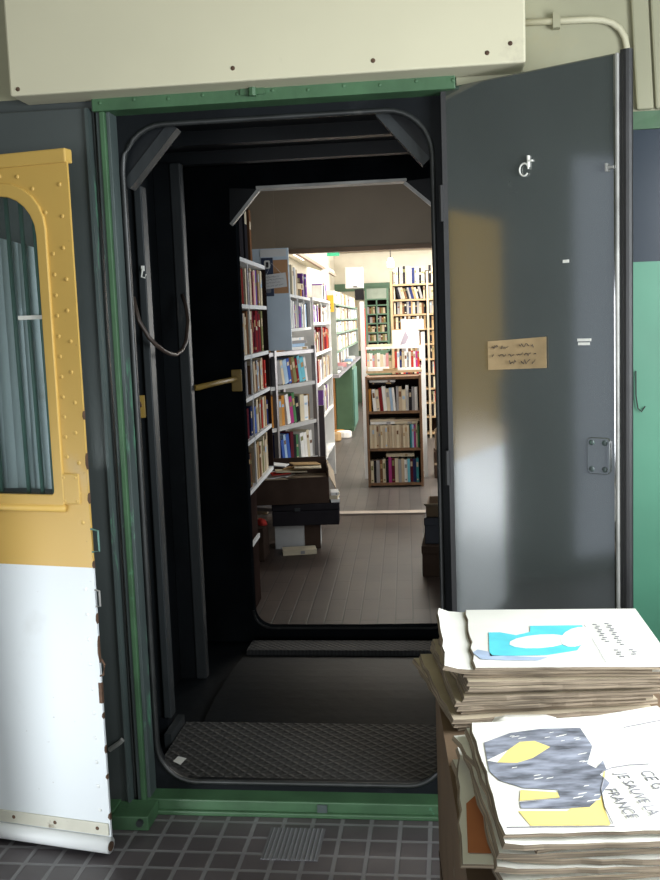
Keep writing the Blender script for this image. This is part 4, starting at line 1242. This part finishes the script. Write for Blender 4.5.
pl = thing('pendant_lamp', 'white pendant lamp hanging before the rear wall', 'lamp', at(-.165, 13.2, 2.08))
MB().tube([(0, 0, .13), (0, 0, .64)], .006, 6).build('cord', INK, pl)
MB().tube([(0, 0, .10), (0, 0, .14)], .03, 10).tube([(0, 0, .02), (0, 0, .10)], .045, 12).build('bulb', emis('lit_bulb', (1, .97, .9), 4), pl)

# --- brown bookcase facing the passage
K = at(-.352, 8.52, 0, -1.5)
kz = (.035, .335, .655, .948)
unit('bookcase', 'small brown bookcase of three shelves standing in the passage', K, .475, .27, kz, .955, WOODB, .022, back=WOODD, side_t=.02)
gK = 'books in the small brown bookcase'
fill(K, .024, .45, .655, .27, ['orange', 'white', 'cream', 'dark red', 'white', 'cream', 'pale blue', 'white', 'grey', 'beige', 'cream', 'white', 'black', 'grey', 'white'], (.020, .032), (.175, .225), 'top shelf of brown bookcase', gK, lean=[(1, 7, 4)], seed=201)
fill(K, .024, .37, .335, .30, ['cream', 'beige', 'cream', 'beige', 'beige'], (.015, .021), (.195, .203), 'middle shelf of brown bookcase', gK, seed=202)
fill(K, .37, .45, .335, .30, ['teal', 'pale blue', 'magenta', 'cream', 'green', 'black'], (.013, .017), (.185, .205), 'right end, middle shelf of brown bookcase', gK, seed=203)
fill(K, .024, .45, .035, .28, ['cream', 'black', 'grey', 'brown', 'cream', 'black', 'magenta', 'maroon', 'cream', 'grey', 'beige', 'white', 'cyan', 'maroon', 'navy', 'teal'], (.020, .030), (.19, .22), 'bottom shelf of brown bookcase', gK, seed=204)
lying(K, .135, .10, .541, [('white', .21, .15, .022, 1), ('cream', .21, .14, .02, -2)], 'left pile, middle shelf of brown bookcase', 'books lying in the brown bookcase', seed=205)
lying(K, .34, .10, .541, [('cream', .20, .15, .02, -2), ('beige', .22, .14, .018, 2)], 'right pile, middle shelf of brown bookcase', 'books lying in the brown bookcase', seed=206)
lying(K, .145, .10, .884, [('black', .20, .15, .016, 1), ('white', .22, .15, .018, -1)], 'pile, top shelf of brown bookcase', 'books lying in the brown bookcase', seed=207)
lying(K, .28, .10, .258, [('cream', .24, .15, .028, 0)], 'on the bottom row of brown bookcase', 'books lying in the brown bookcase', seed=208)

# --- white display stand behind it
sdn = thing('display_stand', 'white display stand with shelves behind the brown bookcase', 'display stand', at(0, 9.0, 0))
MB().box(-.40, -.362, 0, .035, 0, 1.60).build('post', WHITE, sdn)
MB().box(.138, .172, 0, .035, 0, 1.31).build('post', WHITE, sdn)
MB().box(-.40, -.365, .36, .395, 0, 1.0).build('post', WHITE, sdn)
MB().box(.138, .172, .36, .395, 0, 1.0).build('post', WHITE, sdn)
MB().box(-.362, .138, .0, .39, .955, .975).build('shelf', WOODL, sdn)
MB().box(-.362, .138, .20, .39, 1.165, 1.185).build('shelf', WHITE, sdn)
gS = 'books on the white display stand'
fill(at(0, 9.0, 0), -.10, .13, .976, .185, ['red', 'white', 'navy', 'cream', 'white', 'grey', 'white', 'red', 'white', 'magenta'], (.014, .024), (.15, .168), 'shelf of white display stand', gS, seed=211, dep=.12, y0=.10)
fill(at(0, 9.0, 0), -.355, -.12, .976, .185, ['cream', 'white', 'pink', 'beige', 'white'], (.02, .03), (.13, .155), 'left half, shelf of white display stand', gS, seed=212, dep=.12, y0=.13)
for k, (x, y, w, rt, c) in enumerate(((-.25, .05, .19, 14, 'white'), (-.14, .045, .13, -5, 'tan'), (.0, .05, .24, 3, 'white'))):
    tag(MB().box(-w / 2, w / 2, -.045, .045, 0, .03 if k == 0 else .018).build('magazine', BM[c], M=at(x, 9.0 + y, .976, rt * .3)), ('thick white magazine at left front of the white display stand', 'tan booklet at front centre of the white display stand', 'long white magazine at right front of the white display stand')[k], 'magazine', 'magazines on the display stand')
tag(MB().box(-.35, -.12, 9.22, 9.36, 1.186, 1.205).build('magazine', BM['cream']), 'cream magazine lying on upper left of the white display stand', 'magazine', 'magazines on the display stand')
tag(MB().box(-.10, .12, 9.23, 9.37, 1.186, 1.33).build('carton', BM['white'], bevel=.003), 'white carton on the upper shelf of the display stand', 'carton')
po = tag(MB().box(-.035, .168, 9.21, 9.39, 1.331, 1.425).build('carton', BM['white'], bevel=.003), 'white carton topmost on the display stand', 'carton')
lf_ = thing('leaflet', 'white leaflet with a slanting grey picture leaning on the carton', 'leaflet', at(-.03, 9.215, 1.186))
MB().box(-.09, .15, 0, .004, 0, .145).build('sheet', WHITE, lf_)
MB().prism([(-.02, .01), (.03, .02), (.06, .08), (.03, .135)], -.0015, 0).build('picture', mat('mauve_grey_print', (.36, .32, .38), .8), lf_)

# --- boxes stacked right of the brown bookcase and by the doorway
for k, (z0, z1, w, c, lab) in enumerate(((0, .24, .34, CARD_D, 'dark brown carton lowest in the stack right of the brown bookcase'), (.241, .40, .30, CARD, 'brown carton second in the stack right of the brown bookcase'))):
    cb = thing('carton', lab, 'box', at(.40, 9.05 + .0 * k, z0, 3 * k), 'cartons right of the brown bookcase')
    MB().box(-w / 2, w / 2, -.13, .13, 0, z1 - z0).build('body', c, cb, bevel=.003)
    MB().box(-w / 2 + .0, w / 2, -.132, -.13, (z1 - z0) * .5, (z1 - z0) * .5 + .02).build('tape', CARD_L, cb)
sk = MB()
rn = random.Random(77)
for q in range(5):
    a = rn.uniform(0, 6.28)
    sk.tube([(.25 + .03 * q, 9.0, .420 + .01 * q), (.27 + .03 * q, 8.96, .45 + .02 * (q % 2)), (.30 + .025 * q, 8.98, .42 + .03 * (q % 3))], .018, 6)
tag(sk.build('packing_paper', CARD_L), 'crumpled tan packing paper on the cartons right of brown bookcase', 'packing paper')

RS = at(.235, 5.62, 0, -4)
for k, (x0, x1, y0, y1, z0, z1, c, lab) in enumerate(((-.165, .25, -.15, .25, 0, .175, CARD_D, 'dark box lowest in the pile at right of the inner doorway'), (-.15, .25, -.10, .25, .176, .325, mat('navy_box', (.02, .022, .035), .6), 'navy box second in the pile at right of the inner doorway'))):
    cb = thing('carton', lab, 'box', RS @ Matrix.Translation((0, 0, z0)), 'boxes at right of the inner doorway')
    MB().box(x0, x1, y0, y1, 0, z1 - z0).build('body', c, cb, bevel=.004)
    MB().box(x0 - .003, x1 + .003, y0 - .003, y1 + .003, z1 - z0 - .045, z1 - z0 - .0005).build('lid', c, cb, bevel=.003)
cbx = thing('carton', 'open cardboard tray topmost in the pile right of the inner doorway', 'box', RS @ Matrix.Translation((0, 0, .327)), 'boxes at right of the inner doorway')
MB().box(-.14, .24, -.09, .24, 0, .008).box(-.14, .24, -.09, -.084, 0, .06).box(-.14, -.134, -.084, .24, 0, .06).box(.234, .24, -.084, .24, 0, .06).box(-.134, .234, .234, .24, 0, .06).build('body', CARD, cbx)
MB().add([(-.14, -.09, .06), (.1, -.09, .06), (.08, -.17, .09), (-.15, -.16, .085), (-.14, -.09, .064), (.1, -.09, .064), (.08, -.17, .094), (-.15, -.16, .089)], [(0, 1, 2, 3), (7, 6, 5, 4), (0, 4, 5, 1), (2, 6, 7, 3), (0, 3, 7, 4), (1, 5, 6, 2)]).build('flap', CARD_L, cbx)

# --- left pile: pale box, black case, open cardboard box of papers
P = at(-.73, 6.32, 0, 3)
c1 = thing('carton', 'pale grey box at the bottom of the pile by the left shelves', 'box', P, 'boxes by the left shelves')
MB().box(-.14, .15, -.09, .14, 0, .152).build('body', WHITEG, c1, bevel=.004)
MB().box(.05, .152, -.092, -.0895, .0, .152).build('dark_side', CARD_D, c1)
c2 = thing('black_case', 'black case between the pale box and the open cardboard box', 'case', P @ Matrix.Translation((0, 0, .153)), 'boxes by the left shelves')
MB().box(-.15, .275, -.11, .14, 0, .095).build('body', BM['black'], c2, bevel=.006)
MB().box(-.152, .277, -.112, .142, .097, .14).build('lid', BM['black'], c2, bevel=.006)
MB().box(-.005, .03, -.118, -.113, .095, .115).build('clasp', POSTM, c2.children[-1] if c2.children[-1].name.startswith('lid') else c2.children[0])
lying(P, .25, -.02, .2935, [('white', .055, .15, .02, 4), ('cream', .05, .15, .022, -5), ('white', .05, .13, .018, 3)], 'pile right on the black case', 'books beside the boxes', seed=220)
c3 = thing('cardboard_box', 'open dark cardboard box full of papers on the black case', 'box', P @ Matrix.Translation((-.015, 0, .296)) @ Matrix.Rotation(R(4), 4, 'Z'), 'boxes by the left shelves')
MB().box(-.255, .225, -.12, -.112, 0, .165).box(-.255, .225, .152, .16, 0, .26).box(-.255, -.247, -.112, .152, 0, .18).box(.217, .225, -.112, .152, 0, .22).box(-.247, .217, -.112, .152, 0, .008).build('body', CARD_D, c3)
MB().add([(.225, -.12, .17), (.225, .16, .235), (.265, .15, .16), (.265, -.11, .085), (.231, -.12, .17), (.231, .16, .235), (.271, .15, .16), (.271, -.11, .085)], [(0, 1, 2, 3), (7, 6, 5, 4), (0, 4, 5, 1), (2, 6, 7, 3), (0, 3, 7, 4), (1, 5, 6, 2)]).build('flap', CARD_L, c3)
MB().prism([(-.255, .17), (-.10, .166), (-.06, .172), (-.03, .16), (-.255, .16)], -.125, -.12).build('torn_edge', CARD_L, c3)
rn = random.Random(31)
PC = (('white', -.21, -.03, 24, .17), ('white', -.15, .03, -28, .18), ('red', -.13, -.03, 12, .12), ('cream', -.03, -.02, 8, .2), ('tan', .05, .03, -12, .2), ('cream', .13, -.03, 4, .17), ('tan', .10, .06, 18, .18), ('white', -.16, -.06, -10, .14))
for k, (c, x, y, rt, w) in enumerate(PC):
    tag(MB().box(-w / 2, w / 2, -.055, .055, 0, .006).build('paper_sheaf', BM[c], M=P @ Matrix.Translation((-.005 + x * .68, y * .7, .455 + .012 * k)) @ Matrix.Rotation(R(rt), 4, 'Z') @ Matrix.Rotation(R((-5, 4, -3, 2, -2, 2, 3, 6)[k]), 4, 'Y')), f"{c} loose paper sheaf, {ordinal(k + 1)} from the bottom of the open cardboard box", 'paper', 'papers in the open cardboard box')
# packed filler so that the sheaves lie on something
MB().box(-.246, .216, -.111, .151, .009, .15).build('packed_papers', CARD_L, c3)
lying(at(-.70, 6.12, 0, 6), 0, 0, 0, [('cream', .21, .12, .028, 4)], 'on the floor before the pale box', 'books beside the boxes', seed=221)
db = thing('carton', 'dark carton on the floor in the corner left of the black case', 'box', at(-1.02, 6.0, 0, 0), 'boxes by the left shelves')
MB().box(-.12, .13, -.10, .12, 0, .20).build('body', CARD_D, db, bevel=.004)
MB().box(-.12, .13, -.10, .12, .201, .206).build('flap', CARD_D, db)
rc = MB()
for j in range(3):
    rc.dome((-.905 - .012 * j, 6.0 + .02 * j, .207), .028 - .004 * j, (0, 0, 1), h=1.4 + .2 * j)
tag(rc.build('cloth_bundle', BM['red'], smooth=True), 'small red cloth bundle on the dark carton left of the black case', 'cloth')

# ------------------------------------------------------------------ lamps on the saloon ceiling
for k, y in enumerate((8.6, 11.6, 14.8)):
    cl = thing('ceiling_light', ('long ceiling lamp just past the partition', 'long ceiling lamp in mid saloon', 'long ceiling lamp near the rear wall')[k], 'lamp', at(.25, y, 2.62), 'saloon ceiling lamps')
    MB().box(-.09, .09, -.65, .65, .04, .10).build('housing', WHITE, cl)
    MB().tube([(-.04, -.6, .02), (-.04, .6, .02)], .016, 8).build('tube', TUBE, cl)
    MB().tube([(.04, -.6, .02), (.04, .6, .02)], .016, 8).build('tube', TUBE, cl)

def area(name, M, sx, sy, power, col):
    l = bpy.data.lights.new(name, 'AREA')
    l.shape = 'RECTANGLE'
    l.size, l.size_y, l.energy, l.color = sx, sy, power, col
    o = bpy.data.objects.new(name, l)
    COL.objects.link(o)
    o.matrix_world = M
    return o
def facing(p, d):
    return Matrix.Translation(p) @ Vector(d).to_track_quat('-Z', 'Y').to_matrix().to_4x4()
DAY = (.93, .97, 1.)
# daylight at the windows, with one added beam at the left
area('daylight_right', facing((1.50, 1.15, 1.5), (-1, .1, -.25)), 1.6, 1.3, 122, DAY)
area('daylight_behind', facing((-.5, -2.72, .95), (0, 1, .03)), 2.3, 1.3, 74, (.95, .97, 1.))
area('door_beam', facing((-2.42, .40, .34), (.80, 1.55, -.02)), .8, .6, 5.5, DAY).data.spread = R(42)  # added narrow beam, aimed at door_4 to brighten its reflection in the leaf
area('daylight_vestibule', facing((.98, 5.5, 1.45), (-1, .35, 0)), 1.4, 1.0, 13, DAY)
for k in range(5):
    area('daylight_saloon', facing((1.42, 8.52 + 1.95 * k, 1.5), (-1, 0, 0)), 1.5, 1.2, 66, (1, .985, .95))
for k, y in enumerate((8.6, 11.6, 14.8)):
    area('ceiling_glow', facing((.25, y, 2.60), (0, 0, -1)), 1.2, .14, 42, (1, .96, .88))

w = bpy.data.worlds.new('World')
sc.world = w
w.use_nodes = True
w.node_tree.nodes['Background'].inputs['Color'].default_value = (.75, .85, 1, 1)
w.node_tree.nodes['Background'].inputs['Strength'].default_value = .6

# ------------------------------------------------------------------ camera
cam = bpy.data.cameras.new('camera')
cam.sensor_width = 36
cam.lens = 1000 * 36 / 880
co = bpy.data.objects.new('camera', cam)
COL.objects.link(co)
y_, p_, r_ = R(4.5), R(6.8), R(-2.1)
fwd = Vector((-math.sin(y_) * math.cos(p_), math.cos(y_) * math.cos(p_), -math.sin(p_)))
right = Vector((math.cos(y_), math.sin(y_), 0))
up = right.cross(fwd)
r2 = right * math.cos(r_) + up * math.sin(r_)
u2 = up * math.cos(r_) - right * math.sin(r_)
co.matrix_world = Matrix(((r2.x, u2.x, -fwd.x, 0), (r2.y, u2.y, -fwd.y, 0), (r2.z, u2.z, -fwd.z, 1.44), (0, 0, 0, 1)))
cam.clip_start = .05
sc.camera = co
vs_ = sc.view_settings
vs_.view_transform = 'Standard'
vs_.look = 'None'
vs_.gamma = 1
vs_.use_curve_mapping = False
vs_.exposure = 0.
